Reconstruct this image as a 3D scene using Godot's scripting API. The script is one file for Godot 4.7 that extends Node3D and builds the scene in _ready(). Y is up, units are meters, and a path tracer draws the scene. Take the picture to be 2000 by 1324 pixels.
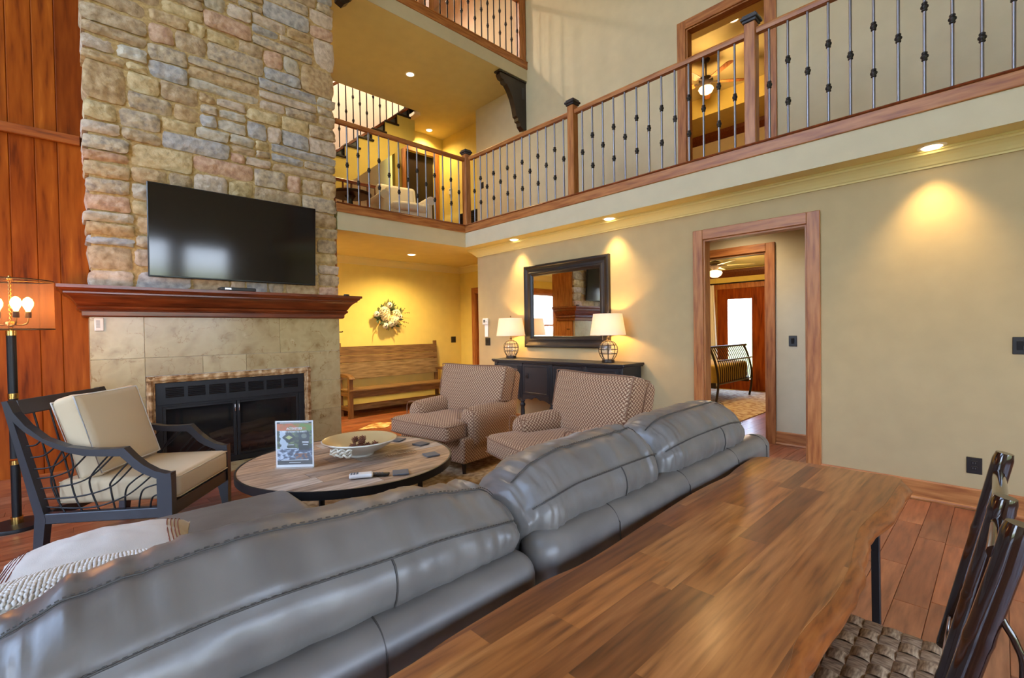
extends Node3D
# A two-storey living room: stone fireplace, leather sofa, balcony with iron balusters.
# World: +X towards the long side wall, -Z towards the fireplace, y up, metres.

const FLOOR2 := 3.07      # upper hall floor
const CEIL1 := 2.75       # soffit under the balcony
const CEIL2 := 5.88       # ceiling of the upper hall
const WALL_X := 4.95      # long side wall
const UP_X := 6.1         # wall of the upper hall
const EDGE_X := 4.645     # balcony edge along the side wall
const EDGE_Z := -5.9      # balcony edge across the back
const BACK_Z := -7.9      # back hall wall
const CHIM_Z := -5.88     # fireplace front
const CHIM_L := 0.165
const CHIM_R := 2.55

var M := {}
var used := {}
var rng := RandomNumberGenerator.new()


class MB:
	var v := PackedVector3Array()
	var n := PackedVector3Array()
	var uv := PackedVector2Array()
	var idx := PackedInt32Array()
	var xf := Transform3D()

	func quad(a: Vector3, b: Vector3, c: Vector3, d: Vector3) -> void:
		a = xf * a
		b = xf * b
		c = xf * c
		d = xf * d
		var nn := (c - a).cross(d - b)
		if nn.length_squared() < 1e-18:
			return
		nn = nn.normalized()
		var s := v.size()
		for p in [a, b, c, d]:
			v.append(p)
			n.append(nn)
		uv.append(Vector2(0, 1))
		uv.append(Vector2(1, 1))
		uv.append(Vector2(1, 0))
		uv.append(Vector2(0, 0))
		for k in [0, 2, 1, 0, 3, 2]:
			idx.append(s + k)

	func tri(a: Vector3, b: Vector3, c: Vector3) -> void:
		a = xf * a
		b = xf * b
		c = xf * c
		var nn := (b - a).cross(c - a).normalized()
		var s := v.size()
		for p in [a, b, c]:
			v.append(p)
			n.append(nn)
			uv.append(Vector2.ZERO)
		for k in [0, 2, 1]:
			idx.append(s + k)

	# chamfered box
	func box(c: Vector3, size: Vector3, bev := 0.0, b := Basis()) -> void:
		var h := size * 0.5
		var e: float = minf(bev, minf(h.x, minf(h.y, h.z)) * 0.9)
		var old := xf
		xf = xf * Transform3D(b, c)
		if e <= 0.0:
			for s in [-1.0, 1.0]:
				fq(Vector3(s * h.x, -h.y, -h.z), Vector3(s * h.x, h.y, -h.z), Vector3(s * h.x, h.y, h.z), Vector3(s * h.x, -h.y, h.z), s > 0)
				fq(Vector3(-h.x, s * h.y, -h.z), Vector3(-h.x, s * h.y, h.z), Vector3(h.x, s * h.y, h.z), Vector3(h.x, s * h.y, -h.z), s > 0)
				fq(Vector3(-h.x, -h.y, s * h.z), Vector3(h.x, -h.y, s * h.z), Vector3(h.x, h.y, s * h.z), Vector3(-h.x, h.y, s * h.z), s > 0)
		else:
			var i := h - Vector3(e, e, e)
			for s in [-1.0, 1.0]:
				fq(Vector3(s * h.x, -i.y, -i.z), Vector3(s * h.x, i.y, -i.z), Vector3(s * h.x, i.y, i.z), Vector3(s * h.x, -i.y, i.z), s > 0)
				fq(Vector3(-i.x, s * h.y, -i.z), Vector3(-i.x, s * h.y, i.z), Vector3(i.x, s * h.y, i.z), Vector3(i.x, s * h.y, -i.z), s > 0)
				fq(Vector3(-i.x, -i.y, s * h.z), Vector3(i.x, -i.y, s * h.z), Vector3(i.x, i.y, s * h.z), Vector3(-i.x, i.y, s * h.z), s > 0)
			for s in [-1.0, 1.0]:
				for t in [-1.0, 1.0]:
					fq(Vector3(s * h.x, t * i.y, -i.z), Vector3(s * i.x, t * h.y, -i.z), Vector3(s * i.x, t * h.y, i.z), Vector3(s * h.x, t * i.y, i.z), s * t > 0)
					fq(Vector3(-i.x, s * h.y, t * i.z), Vector3(-i.x, s * i.y, t * h.z), Vector3(i.x, s * i.y, t * h.z), Vector3(i.x, s * h.y, t * i.z), s * t > 0)
					fq(Vector3(s * i.x, -i.y, t * h.z), Vector3(s * h.x, -i.y, t * i.z), Vector3(s * h.x, i.y, t * i.z), Vector3(s * i.x, i.y, t * h.z), s * t > 0)
					for r in [-1.0, 1.0]:
						var a := Vector3(s * h.x, t * i.y, r * i.z)
						var bb := Vector3(s * i.x, t * h.y, r * i.z)
						var cc := Vector3(s * i.x, t * i.y, r * h.z)
						if s * t * r > 0:
							tri(a, bb, cc)
						else:
							tri(a, cc, bb)
		xf = old

	func fq(a: Vector3, b: Vector3, c: Vector3, d: Vector3, keep: bool) -> void:
		if keep:
			quad(a, b, c, d)
		else:
			quad(a, d, c, b)

	# box from two corners
	func bx(x0: float, x1: float, y0: float, y1: float, z0: float, z1: float, bev := 0.0) -> void:
		box(Vector3((x0 + x1) / 2, (y0 + y1) / 2, (z0 + z1) / 2), Vector3(absf(x1 - x0), absf(y1 - y0), absf(z1 - z0)), bev)

	# smooth surface through rows of points
	func grid(P: Array, cu := false, cv := false, flip := false) -> void:
		var R := P.size()
		var K: int = P[0].size()
		var nr := R if cu else R - 1
		var nk := K if cv else K - 1
		var nor := []
		for i in R:
			var row := PackedVector3Array()
			row.resize(K)
			nor.append(row)
		for i in nr:
			var i2 := (i + 1) % R
			for j in nk:
				var j2 := (j + 1) % K
				var a: Vector3 = P[i][j]
				var b: Vector3 = P[i][j2]
				var c: Vector3 = P[i2][j2]
				var d: Vector3 = P[i2][j]
				var f := (c - a).cross(d - b)
				if flip:
					f = -f
				nor[i][j] += f
				nor[i][j2] += f
				nor[i2][j2] += f
				nor[i2][j] += f
		var s := v.size()
		for i in nr + 1:
			for j in nk + 1:
				v.append(xf * P[i % R][j % K])
				n.append((xf.basis * nor[i % R][j % K]).normalized())
				uv.append(Vector2(float(j) / nk, float(i) / nr))
		for i in nr:
			for j in nk:
				var a := s + i * (nk + 1) + j
				var b := a + 1
				var c := b + nk + 1
				var d := a + nk + 1
				for k in ([a, c, b, a, d, c] if not flip else [a, b, c, a, c, d]):
					idx.append(k)

	func tube(path: Array, r, sides := 8, caps := true, closed := false) -> void:
		var P := []
		var m := path.size()
		var up := Vector3.UP
		var prev := Vector3.ZERO
		for i in m:
			var t: Vector3
			if closed:
				t = (path[(i + 1) % m] - path[(i + m - 1) % m]).normalized()
			else:
				t = (path[mini(i + 1, m - 1)] - path[maxi(i - 1, 0)]).normalized()
			var side: Vector3
			if prev == Vector3.ZERO:
				side = t.cross(up if absf(t.y) < 0.9 else Vector3.RIGHT).normalized()
			else:
				side = (prev - t * prev.dot(t)).normalized()
			prev = side
			var w := t.cross(side)
			var rr: float = r[i] if r is Array else r
			var row := PackedVector3Array()
			for k in sides:
				var a := TAU * k / sides
				row.append(path[i] + (side * cos(a) + w * sin(a)) * rr)
			P.append(row)
		grid(P, closed, true)
		if caps and not closed:
			for e in [0, m - 1]:
				var c: Vector3 = path[e]
				for k in sides:
					if e == 0:
						tri(c, P[e][(k + 1) % sides], P[e][k])
					else:
						tri(c, P[e][k], P[e][(k + 1) % sides])

	# profile of (radius, height) turned round y; a repeated point makes a crisp edge
	func lathe(prof: Array, segs := 20, c := Vector3.ZERO, sx := 1.0, sz := 1.0) -> void:
		var rows := []
		for i in prof.size():
			var p: Vector2 = prof[i]
			if i > 0 and p.is_equal_approx(prof[i - 1]):
				if rows.size() > 1:
					grid(rows, false, true, true)
				rows = []
			var row := PackedVector3Array()
			for k in segs:
				var a := TAU * k / segs
				row.append(c + Vector3(cos(a) * p.x * sx, p.y, sin(a) * p.x * sz))
			rows.append(row)
		if rows.size() > 1:
			grid(rows, false, true, true)

	# polygon in xy pushed along z from z0 to z1
	func prism(poly: PackedVector2Array, z0: float, z1: float, smooth := false) -> void:
		if Geometry2D.is_polygon_clockwise(poly):
			poly = poly.duplicate()
			poly.reverse()
		var t := Geometry2D.triangulate_polygon(poly)
		for k in range(0, t.size(), 3):
			var a := poly[t[k]]
			var b := poly[t[k + 1]]
			var c := poly[t[k + 2]]
			if (b - a).cross(c - a) < 0:
				var q := b
				b = c
				c = q
			tri(Vector3(a.x, a.y, z1), Vector3(b.x, b.y, z1), Vector3(c.x, c.y, z1))
			tri(Vector3(a.x, a.y, z0), Vector3(c.x, c.y, z0), Vector3(b.x, b.y, z0))
		if smooth:
			var r0 := PackedVector3Array()
			var r1 := PackedVector3Array()
			for p in poly:
				r0.append(Vector3(p.x, p.y, z0))
				r1.append(Vector3(p.x, p.y, z1))
			grid([r0, r1], false, true)
		else:
			for i in poly.size():
				var a := poly[i]
				var b := poly[(i + 1) % poly.size()]
				quad(Vector3(a.x, a.y, z0), Vector3(b.x, b.y, z0), Vector3(b.x, b.y, z1), Vector3(a.x, a.y, z1))

	# moulding: profile of (out, up) carried along a level path, mitred; out is to the right of travel
	func moulding(path: Array, prof: Array, closed := false) -> void:
		var m := path.size()
		var rings := []
		for i in m:
			var d0 := Vector3.ZERO
			var d1 := Vector3.ZERO
			if i > 0 or closed:
				d0 = (path[i] - path[(i + m - 1) % m]).normalized()
			if i < m - 1 or closed:
				d1 = (path[(i + 1) % m] - path[i]).normalized()
			if d0 == Vector3.ZERO:
				d0 = d1
			if d1 == Vector3.ZERO:
				d1 = d0
			var o0 := Vector3(-d0.z, 0, d0.x)
			var o1 := Vector3(-d1.z, 0, d1.x)
			var o := (o0 + o1) / (1.0 + o0.dot(o1))
			var row := PackedVector3Array()
			for p in prof:
				row.append(path[i] + o * p.x + Vector3(0, p.y, 0))
			rings.append(row)
		for i in (m if closed else m - 1):
			var a: PackedVector3Array = rings[i]
			var b: PackedVector3Array = rings[(i + 1) % m]
			for k in prof.size() - 1:
				quad(a[k], b[k], b[k + 1], a[k + 1])
		if not closed:
			for e in [0, m - 1]:
				var poly := PackedVector2Array()
				for p in prof:
					poly.append(p)
				var t := Geometry2D.triangulate_polygon(poly)
				for k in range(0, t.size(), 3):
					tri(rings[e][t[k]], rings[e][t[k + 1]], rings[e][t[k + 2]])

	# box with rounded edges, every point then moved by f
	func rbox(c: Vector3, size: Vector3, r: float, seg := 8, f = null, arc := 3) -> void:
		var h := size * 0.5
		r = minf(r, minf(h.x, minf(h.y, h.z)) * 0.999)
		var knots := []
		for ax in 3:
			var L: Array = []
			var m: float = h[ax] - r
			for k in arc:
				L.append(-m - r * tan(PI / 4 * (1.0 - float(k) / arc)))
			for k in seg + 1:
				L.append(-m + 2 * m * k / seg)
			for k in arc:
				L.append(m + r * tan(PI / 4 * float(k + 1) / arc))
			knots.append(L)
		var seen := {}
		var pos := PackedVector3Array()
		var nor := PackedVector3Array()
		var tris := PackedInt32Array()
		for ax in 3:
			var a1: int = (ax + 1) % 3
			var a2: int = (ax + 2) % 3
			for s in [-1.0, 1.0]:
				var A: Array = knots[a1]
				var B: Array = knots[a2]
				var ids := []
				for i in A.size():
					var row := PackedInt32Array()
					for j in B.size():
						var q := Vector3.ZERO
						q[ax] = s * h[ax]
						q[a1] = A[i]
						q[a2] = B[j]
						var key := Vector3i((q * 20000.0).round())
						if not seen.has(key):
							var inner := Vector3(clampf(q.x, -h.x + r, h.x - r), clampf(q.y, -h.y + r, h.y - r), clampf(q.z, -h.z + r, h.z - r))
							var p := inner + (q - inner).normalized() * r
							if f != null:
								p = f.call(p, p / h)
							seen[key] = pos.size()
							pos.append(c + p)
							nor.append(Vector3.ZERO)
						row.append(seen[key])
					ids.append(row)
				for i in A.size() - 1:
					for j in B.size() - 1:
						var q4 := [ids[i][j], ids[i + 1][j], ids[i + 1][j + 1], ids[i][j + 1]]
						if s < 0:
							q4 = [q4[0], q4[3], q4[2], q4[1]]
						var fn := (pos[q4[2]] - pos[q4[0]]).cross(pos[q4[3]] - pos[q4[1]])
						for k in q4:
							nor[k] += fn
						for k in [0, 2, 1, 0, 3, 2]:
							tris.append(q4[k])
		var st := v.size()
		for i in pos.size():
			v.append(xf * pos[i])
			n.append((xf.basis * nor[i]).normalized())
			uv.append(Vector2.ZERO)
		for k in tris:
			idx.append(st + k)

	func mesh() -> ArrayMesh:
		var a := []
		a.resize(Mesh.ARRAY_MAX)
		a[Mesh.ARRAY_VERTEX] = v
		a[Mesh.ARRAY_NORMAL] = n
		a[Mesh.ARRAY_TEX_UV] = uv
		a[Mesh.ARRAY_INDEX] = idx
		var m := ArrayMesh.new()
		m.add_surface_from_arrays(Mesh.PRIMITIVE_TRIANGLES, a)
		return m


func numbered(called: String) -> String:
	if not used.has(called):
		used[called] = 0
		return called
	used[called] += 1
	return "%s_%03d" % [called, used[called]]


func tag(o: Node3D, label: String, category: String, group := "") -> void:
	o.set_meta("label", label)
	o.set_meta("category", category)
	if group != "":
		o.set_meta("group", group)


# a thing whose children are its parts
func thing(called: String, label: String, category: String, at := Vector3.ZERO, turn := 0.0, group := "") -> Node3D:
	var o := Node3D.new()
	o.name = numbered(called)
	add_child(o)
	o.position = at
	o.rotation.y = turn
	tag(o, label, category, group)
	return o


func inst(m: Mesh, called: String, material: Material, parent: Node3D) -> MeshInstance3D:
	var o := MeshInstance3D.new()
	o.mesh = m
	o.material_override = material
	o.name = called
	parent.add_child(o, true)
	return o


func part(mb: MB, called: String, material: Material, parent: Node3D) -> MeshInstance3D:
	return inst(mb.mesh(), called, material, parent)


# a thing of a single mesh
func single(mb: MB, called: String, label: String, category: String, material: Material, group := "", at := Vector3.ZERO, turn := 0.0) -> MeshInstance3D:
	var o := inst(mb.mesh(), numbered(called), material, self)
	o.position = at
	o.rotation.y = turn
	tag(o, label, category, group)
	return o


# the room itself
func room(mb, called: String, material: Material = null) -> Node3D:
	var o: Node3D
	if mb == null:
		o = Node3D.new()
		o.name = called
		add_child(o)
	else:
		o = inst(mb.mesh(), called, material, self)
	o.set_meta("kind", "structure")
	return o


func smooth_path(pts: Array, per := 6) -> Array:
	var out := []
	var m := pts.size()
	for i in m - 1:
		var p0: Vector3 = pts[maxi(i - 1, 0)]
		var p1: Vector3 = pts[i]
		var p2: Vector3 = pts[i + 1]
		var p3: Vector3 = pts[mini(i + 2, m - 1)]
		for k in per:
			out.append(p1.cubic_interpolate(p2, p0, p3, float(k) / per))
	out.append(pts[m - 1])
	return out


func c8(r: int, g: int, b: int) -> Color:
	return Color(r / 255.0, g / 255.0, b / 255.0)


func noise_tex(seed_: int, freq: float, ramp: Array, size := 512, octaves := 4, warp := 0.0, kind := FastNoiseLite.TYPE_SIMPLEX_SMOOTH, normal := 0.0) -> NoiseTexture2D:
	var f := FastNoiseLite.new()
	f.seed = seed_
	f.noise_type = kind
	f.frequency = freq
	f.fractal_octaves = octaves
	if octaves < 2:
		f.fractal_type = FastNoiseLite.FRACTAL_NONE
	if warp > 0.0:
		f.domain_warp_enabled = true
		f.domain_warp_amplitude = warp
		f.domain_warp_frequency = freq * 0.6
	var t := NoiseTexture2D.new()
	t.width = size
	t.height = size
	t.seamless = true
	t.noise = f
	if normal > 0.0:
		t.as_normal_map = true
		t.bump_strength = normal
	elif ramp.size() > 0:
		var g := Gradient.new()
		var offs := PackedFloat32Array()
		var cols := PackedColorArray()
		for i in ramp.size():
			offs.append(ramp[i][0])
			cols.append(ramp[i][1])
		g.offsets = offs
		g.colors = cols
		t.color_ramp = g
	return t


func mat(key: String, col: Color, rough := 0.6, metal := 0.0, spec := 0.5) -> StandardMaterial3D:
	var m := StandardMaterial3D.new()
	m.resource_name = key
	m.albedo_color = col
	m.roughness = rough
	m.metallic = metal
	m.metallic_specular = spec
	M[key] = m
	return m


func textured(key: String, tex: Texture2D, scale: Vector3, rough := 0.6, world := false, offset := Vector3.ZERO, tint := Color.WHITE) -> StandardMaterial3D:
	var m := mat(key, tint, rough)
	m.albedo_texture = tex
	m.uv1_triplanar = true
	m.uv1_world_triplanar = world
	m.uv1_triplanar_sharpness = 8.0
	m.uv1_scale = scale
	m.uv1_offset = offset
	return m


# wood: one grain texture looked up stretched along an axis; a few variants by tint and offset
func wood(key: String, tex: Texture2D, axis: int, rough: float, tint := Color.WHITE, off := 0.0, across := 3.2, along := 0.35, coat := 0.0) -> StandardMaterial3D:
	var s := Vector3(across, across, across)
	s[axis] = along
	var m := textured(key, tex, s, rough, false, Vector3(off * 0.37, off * 0.61, off * 0.83), tint)
	if coat > 0.0:
		m.clearcoat_enabled = true
		m.clearcoat = coat
		m.clearcoat_roughness = 0.15
	return m


func bump(m: StandardMaterial3D, tex: Texture2D, cm: float) -> void:
	m.heightmap_enabled = true
	m.heightmap_texture = tex
	m.heightmap_scale = cm


# plaited cloth of two yarns, drawn as small slanted stitches
func weave_tex() -> ImageTexture:
	var S := 192
	var im := Image.create(S, S, false, Image.FORMAT_RGB8)
	var dark := c8(96, 60, 39)
	var mid := c8(134, 90, 61)
	var pale := c8(204, 172, 136)
	var cell := 16
	for y in S:
		for x in S:
			var p := x + y
			var q := x - y + 4 * S
			var bxx := p / cell
			var byy := q / cell
			var lx := float(p % cell) / cell
			var ly := float(q % cell) / cell
			var even := (bxx + byy) % 2 == 0
			var along := lx if even else ly
			var across := ly if even else lx
			var c := mid
			var stripe := absf(across - 0.5)
			if stripe < 0.2 and along > 0.04 and along < 0.96:
				c = pale
			elif stripe > 0.42:
				c = dark
			var h := fposmod(sin(x * 12.9898 + y * 78.233) * 43758.5453, 1.0)
			im.set_pixel(x, y, c * (0.9 + 0.2 * h))
	return ImageTexture.create_from_image(im)


func make_materials() -> void:
	# paints
	var paint_tex := noise_tex(3, 0.02, [[0.0, Color(0.965, 0.965, 0.965)], [1.0, Color.WHITE]], 256, 3)
	textured("paint", paint_tex, Vector3(0.7, 0.7, 0.7), 0.85, true, Vector3.ZERO, c8(206, 193, 160))
	textured("shaded_paint", paint_tex, Vector3(0.7, 0.7, 0.7), 0.85, true, Vector3.ZERO, c8(182, 160, 116))  # same wall paint, the side wall's weaker daylight put into a darker tone
	textured("ceiling_paint", paint_tex, Vector3(0.6, 0.6, 0.6), 0.9, true, Vector3.ZERO, c8(220, 208, 148))
	textured("lamplit_paint", paint_tex, Vector3(0.7, 0.7, 0.7), 0.85, true, Vector3.ZERO, c8(228, 207, 115))  # same wall paint again, with the yellow of warm lamps put into its colour
	textured("peach_paint", paint_tex, Vector3(0.5, 0.5, 0.5), 0.9, true, Vector3.ZERO, c8(236, 216, 190))
	mat("white_paint", c8(235, 230, 220), 0.6)
	mat("crown_paint", c8(220, 208, 148), 0.55)
	# woods
	var alder := noise_tex(11, 0.012, [[0.0, c8(128, 70, 32)], [0.35, c8(160, 97, 47)], [0.6, c8(174, 111, 57)], [1.0, c8(190, 128, 71)]], 512, 5, 10.0)
	for a in 3:
		wood("alder_" + "xyz"[a], alder, a, 0.45, Color.WHITE, 1.3 * a)
	wood("alder_dark", alder, 0, 0.4, c8(150, 120, 105), 5.0)
	var cedar := noise_tex(21, 0.012, [[0.0, c8(100, 42, 9)], [0.3, c8(144, 68, 15)], [0.55, c8(158, 78, 18)], [0.8, c8(168, 87, 23)], [1.0, c8(186, 103, 32)]], 512, 4, 14.0)
	for k in 5:
		wood("cedar_%d" % k, cedar, 1, 0.5, [Color.WHITE, c8(226, 214, 208), c8(250, 244, 230), c8(205, 190, 182), c8(240, 226, 216)][k], 3.7 * k + 0.5, 2.0, 0.22).metallic_specular = 0.25
	wood("cedar_beam", cedar, 0, 0.5, Color.WHITE, 2.2)
	var cherry := noise_tex(31, 0.012, [[0.0, c8(74, 30, 12)], [0.4, c8(104, 46, 20)], [0.7, c8(122, 57, 26)], [1.0, c8(142, 72, 36)]], 512, 4, 18.0)
	wood("mantel_wood", cherry, 0, 0.28, Color.WHITE, 0.0, 3.0, 0.3, 0.35)
	wood("mantel_wood_side", cherry, 2, 0.28, Color.WHITE, 0.0, 3.0, 0.3, 0.35)
	var floor_tex := noise_tex(41, 0.011, [[0.0, c8(122, 74, 48)], [0.4, c8(154, 100, 70)], [0.7, c8(170, 114, 80)], [1.0, c8(184, 128, 94)]], 512, 5, 10.0)
	for k in 6:
		wood("floor_%d" % k, floor_tex, 0, 0.3, [Color.WHITE, c8(232, 212, 205), c8(206, 190, 182), c8(250, 236, 226), c8(222, 200, 190), c8(246, 220, 206)][k], 4.1 * k, 3.5, 0.4, 0.25)
	var acacia := noise_tex(51, 0.018, [[0.0, c8(104, 60, 28)], [0.3, c8(146, 90, 44)], [0.55, c8(166, 106, 55)], [0.8, c8(178, 118, 66)], [1.0, c8(194, 136, 82)]], 512, 5, 8.0)
	for k in 6:
		wood("acacia_%d" % k, acacia, 0, 0.3, [Color.WHITE, c8(216, 200, 186), c8(236, 224, 206), c8(182, 164, 150), c8(252, 240, 218), c8(226, 206, 182)][k], 2.9 * k + 1.0, 3.6, 0.28, 0.2)
	wood("acacia_edge", acacia, 0, 0.35, c8(220, 190, 150), 7.0, 6.0, 0.8, 0.2)
	var grey_wood := noise_tex(61, 0.012, [[0.0, c8(142, 124, 108)], [0.4, c8(186, 168, 150)], [0.7, c8(206, 188, 170)], [1.0, c8(222, 206, 188)]], 512, 5, 12.0)
	for k in 4:
		wood("reclaimed_%d" % k, grey_wood, 0, 0.6, [Color.WHITE, c8(228, 208, 188), c8(206, 194, 186), c8(246, 222, 196)][k], 3.3 * k, 3.6, 0.5)
	wood("reclaimed_ring", grey_wood, 2, 0.6, c8(226, 196, 160), 9.0, 8.0, 4.0)
	var pine := noise_tex(71, 0.012, [[0.0, c8(92, 72, 44)], [0.4, c8(126, 104, 70)], [0.7, c8(142, 120, 84)], [1.0, c8(160, 138, 100)]], 512, 5, 12.0)
	for k in 3:
		wood("bench_%d" % k, pine, 0, 0.6, [Color.WHITE, c8(236, 222, 206), c8(220, 200, 176)][k], 2.7 * k, 3.6, 0.4)
	wood("bench_y", pine, 1, 0.6, c8(214, 184, 156), 1.0, 3.6, 0.4)
	wood("bench_z", pine, 2, 0.6, c8(214, 184, 156), 1.0, 3.6, 0.4)
	# black furniture
	mat("black_wood", c8(50, 50, 55), 0.3)
	mat("sideboard_paint", c8(31, 32, 36), 0.42)
	mat("espresso", c8(38, 26, 20), 0.3)
	mat("mirror_frame", c8(27, 21, 19), 0.4)
	var m := mat("lacquer", c8(34, 17, 11), 0.12)
	m.clearcoat_enabled = true
	m.clearcoat = 0.6
	m.clearcoat_roughness = 0.06
	# metals
	mat("iron", c8(138, 135, 138), 0.34, 0.7)
	mat("iron_dark", c8(46, 42, 42), 0.45, 0.5)
	mat("black_metal", c8(24, 24, 26), 0.45, 0.2)
	mat("table_steel", c8(52, 50, 50), 0.42, 0.6)
	mat("brass", c8(214, 172, 96), 0.25, 1.0)
	mat("chrome", c8(200, 200, 204), 0.2, 1.0)
	mat("bronze", c8(58, 48, 40), 0.4, 0.6)
	# leather
	var grain := noise_tex(81, 0.09, [], 512, 2, 0.0, FastNoiseLite.TYPE_CELLULAR)
	for k in 2:
		m = textured(["leather", "leather_smooth"][k], noise_tex(82, 0.01, [[0.0, c8(96, 91, 87)], [0.5, c8(108, 103, 98)], [1.0, c8(120, 114, 108)]], 256, 4), Vector3(1.6, 1.6, 1.6), [0.36, 0.4][k])
		m.metallic_specular = 0.55
		bump(m, grain, [0.02, 0.012][k])
	mat("thread", c8(66, 62, 58), 0.6)
	# cloth
	var cloth := noise_tex(91, 0.16, [], 256, 2)
	m = mat("cream_cloth", c8(210, 188, 152), 0.9)
	m.rim_enabled = true
	m.rim = 0.15
	m.uv1_triplanar = true
	m.uv1_scale = Vector3(5, 5, 5)
	bump(m, cloth, 0.02)
	m = mat("linen", c8(214, 208, 198), 0.92)
	m.uv1_triplanar = true
	m.uv1_scale = Vector3(6, 6, 6)
	bump(m, cloth, 0.03)
	m = mat("knit", c8(226, 220, 210), 0.95)
	m.uv1_triplanar = true
	m.uv1_scale = Vector3(7, 7, 7)
	mat("stripe_thread", c8(140, 84, 66), 0.9)
	m = textured("weave", weave_tex(), Vector3(2.5, 2.5, 2.5), 0.88)
	m.rim_enabled = true
	m.rim = 0.2
	mat("piping", c8(142, 104, 78), 0.85)
	mat("ivory_cloth", c8(226, 220, 208), 0.9)
	mat("shade_linen", c8(230, 216, 200), 0.9)
	M.shade_linen.backlight_enabled = true
	M.shade_linen.backlight = c8(104, 90, 70)
	# stone and tile
	var stones := [
		[c8(158, 128, 92), c8(194, 164, 124), c8(214, 188, 148)],
		[c8(158, 148, 134), c8(194, 182, 164), c8(214, 204, 186)],
		[c8(142, 138, 138), c8(178, 172, 168), c8(202, 196, 190)],
		[c8(172, 148, 108), c8(206, 182, 138), c8(224, 204, 164)],
		[c8(166, 128, 104), c8(200, 162, 134), c8(218, 186, 160)],
		[c8(150, 126, 98), c8(186, 160, 128), c8(208, 186, 156)],
		[c8(140, 126, 114), c8(190, 170, 144), c8(216, 198, 168)],
		[c8(164, 144, 126), c8(200, 178, 156), c8(218, 200, 180)]]
	var rough_tex := noise_tex(101, 0.012, [], 512, 4, 16.0)
	for k in stones.size():
		var s: Array = stones[k]
		m = textured("stone_%d" % k, noise_tex(110 + k, 0.011, [[0.0, s[0]], [0.5, s[1]], [1.0, s[2]]], 512, 4, 20.0), Vector3(1.9, 1.9, 1.9), 0.85, true, Vector3(k * 0.3, k * 0.17, 0))
		bump(m, rough_tex, 0.6)
	m = textured("mortar", noise_tex(121, 0.05, [[0.2, c8(176, 146, 98)], [0.8, c8(204, 174, 122)]], 256, 4), Vector3(2, 2, 2), 0.95, true)
	bump(m, rough_tex, 0.2)
	var marble := noise_tex(131, 0.007, [[0.0, c8(148, 122, 80)], [0.22, c8(176, 156, 112)], [0.5, c8(190, 172, 128)], [0.8, c8(182, 164, 120)], [1.0, c8(202, 186, 146)]], 512, 6, 40.0)
	var veins := noise_tex(132, 0.006, [[0.0, Color.WHITE], [0.485, Color.WHITE], [0.5, c8(206, 184, 156)], [0.512, Color.WHITE], [1.0, Color.WHITE]], 512, 5, 60.0)
	for k in 4:
		m = textured("marble_%d" % k, marble, Vector3(0.9, 0.9, 0.9), 0.2, true, Vector3(k * 0.41, k * 0.27, 0.0), [Color.WHITE, c8(246, 242, 236), c8(250, 248, 240), c8(240, 236, 230)][k])
		m.detail_enabled = true
		m.detail_albedo = veins
		m.detail_blend_mode = BaseMaterial3D.BLEND_MODE_MUL
		m.detail_uv_layer = BaseMaterial3D.DETAIL_UV_2
		m.uv2_triplanar = true
		m.uv2_world_triplanar = true
		m.uv2_scale = Vector3(0.8, 0.8, 0.8)
		m.uv2_offset = Vector3(k * 0.3, k * 0.5, 0)
	mat("grout", c8(214, 204, 186), 0.8)
	for k in 2:
		m = textured("onyx_%d" % k, noise_tex(141, 0.012, [[0.1, c8(112, 78, 44)], [0.45, c8(170, 132, 88)], [0.75, c8(206, 176, 134)], [1.0, c8(226, 206, 174)]], 256, 5, 30.0), Vector3(3, 3, 3), 0.22, true, Vector3(k * 0.6, 0, 0))
	mat("slate", c8(104, 106, 110), 0.7)
	mat("ceramic", c8(224, 218, 200), 0.28)
	mat("ceramic_glaze", c8(206, 176, 122), 0.25)
	mat("cone", c8(122, 74, 52), 0.8)
	# screens, glass, plates
	mat("screen", c8(14, 11, 11), 0.09, 0.0, 0.6)
	mat("tv_bezel", c8(22, 22, 24), 0.3)
	m = mat("glass", Color(0.9, 0.95, 0.95, 0.08), 0.03)
	m.transparency = BaseMaterial3D.TRANSPARENCY_ALPHA
	m = mat("smoked_glass", Color(0.12, 0.12, 0.13, 0.22), 0.05)
	m.transparency = BaseMaterial3D.TRANSPARENCY_ALPHA
	m = mat("mirror_glass", c8(236, 236, 232), 0.02, 1.0)
	mat("plate_black", c8(28, 26, 26), 0.4)
	mat("plate_white", c8(232, 230, 224), 0.5)
	mat("display_grey", c8(88, 94, 92), 0.3)
	mat("firebrick", c8(52, 48, 46), 0.9)
	mat("log_bark", c8(74, 60, 50), 0.9)
	mat("log_end", c8(120, 84, 58), 0.85)
	m = mat("organza", Color(c8(126, 92, 66), 0.34), 0.6)
	m.transparency = BaseMaterial3D.TRANSPARENCY_ALPHA
	# foliage
	mat("leaf_dark", c8(58, 74, 36), 0.6)
	mat("leaf_olive", c8(104, 108, 54), 0.6)
	mat("petal", c8(240, 230, 196), 0.7)
	mat("petal_tip", c8(250, 244, 222), 0.7)
	mat("twig", c8(92, 60, 34), 0.8)
	mat("bud", c8(110, 60, 30), 0.7)
	mat("flower_eye", c8(52, 38, 24), 0.8)
	mat("straw_ribbon", c8(214, 176, 96), 0.7)
	# rugs
	m = textured("rug_tan", noise_tex(151, 0.02, [[0.2, c8(150, 126, 92)], [0.5, c8(184, 158, 118)], [0.8, c8(206, 184, 146)]], 512, 5, 30.0), Vector3(1.2, 1.2, 1.2), 0.95, true)
	bump(m, cloth, 0.1)
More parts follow.
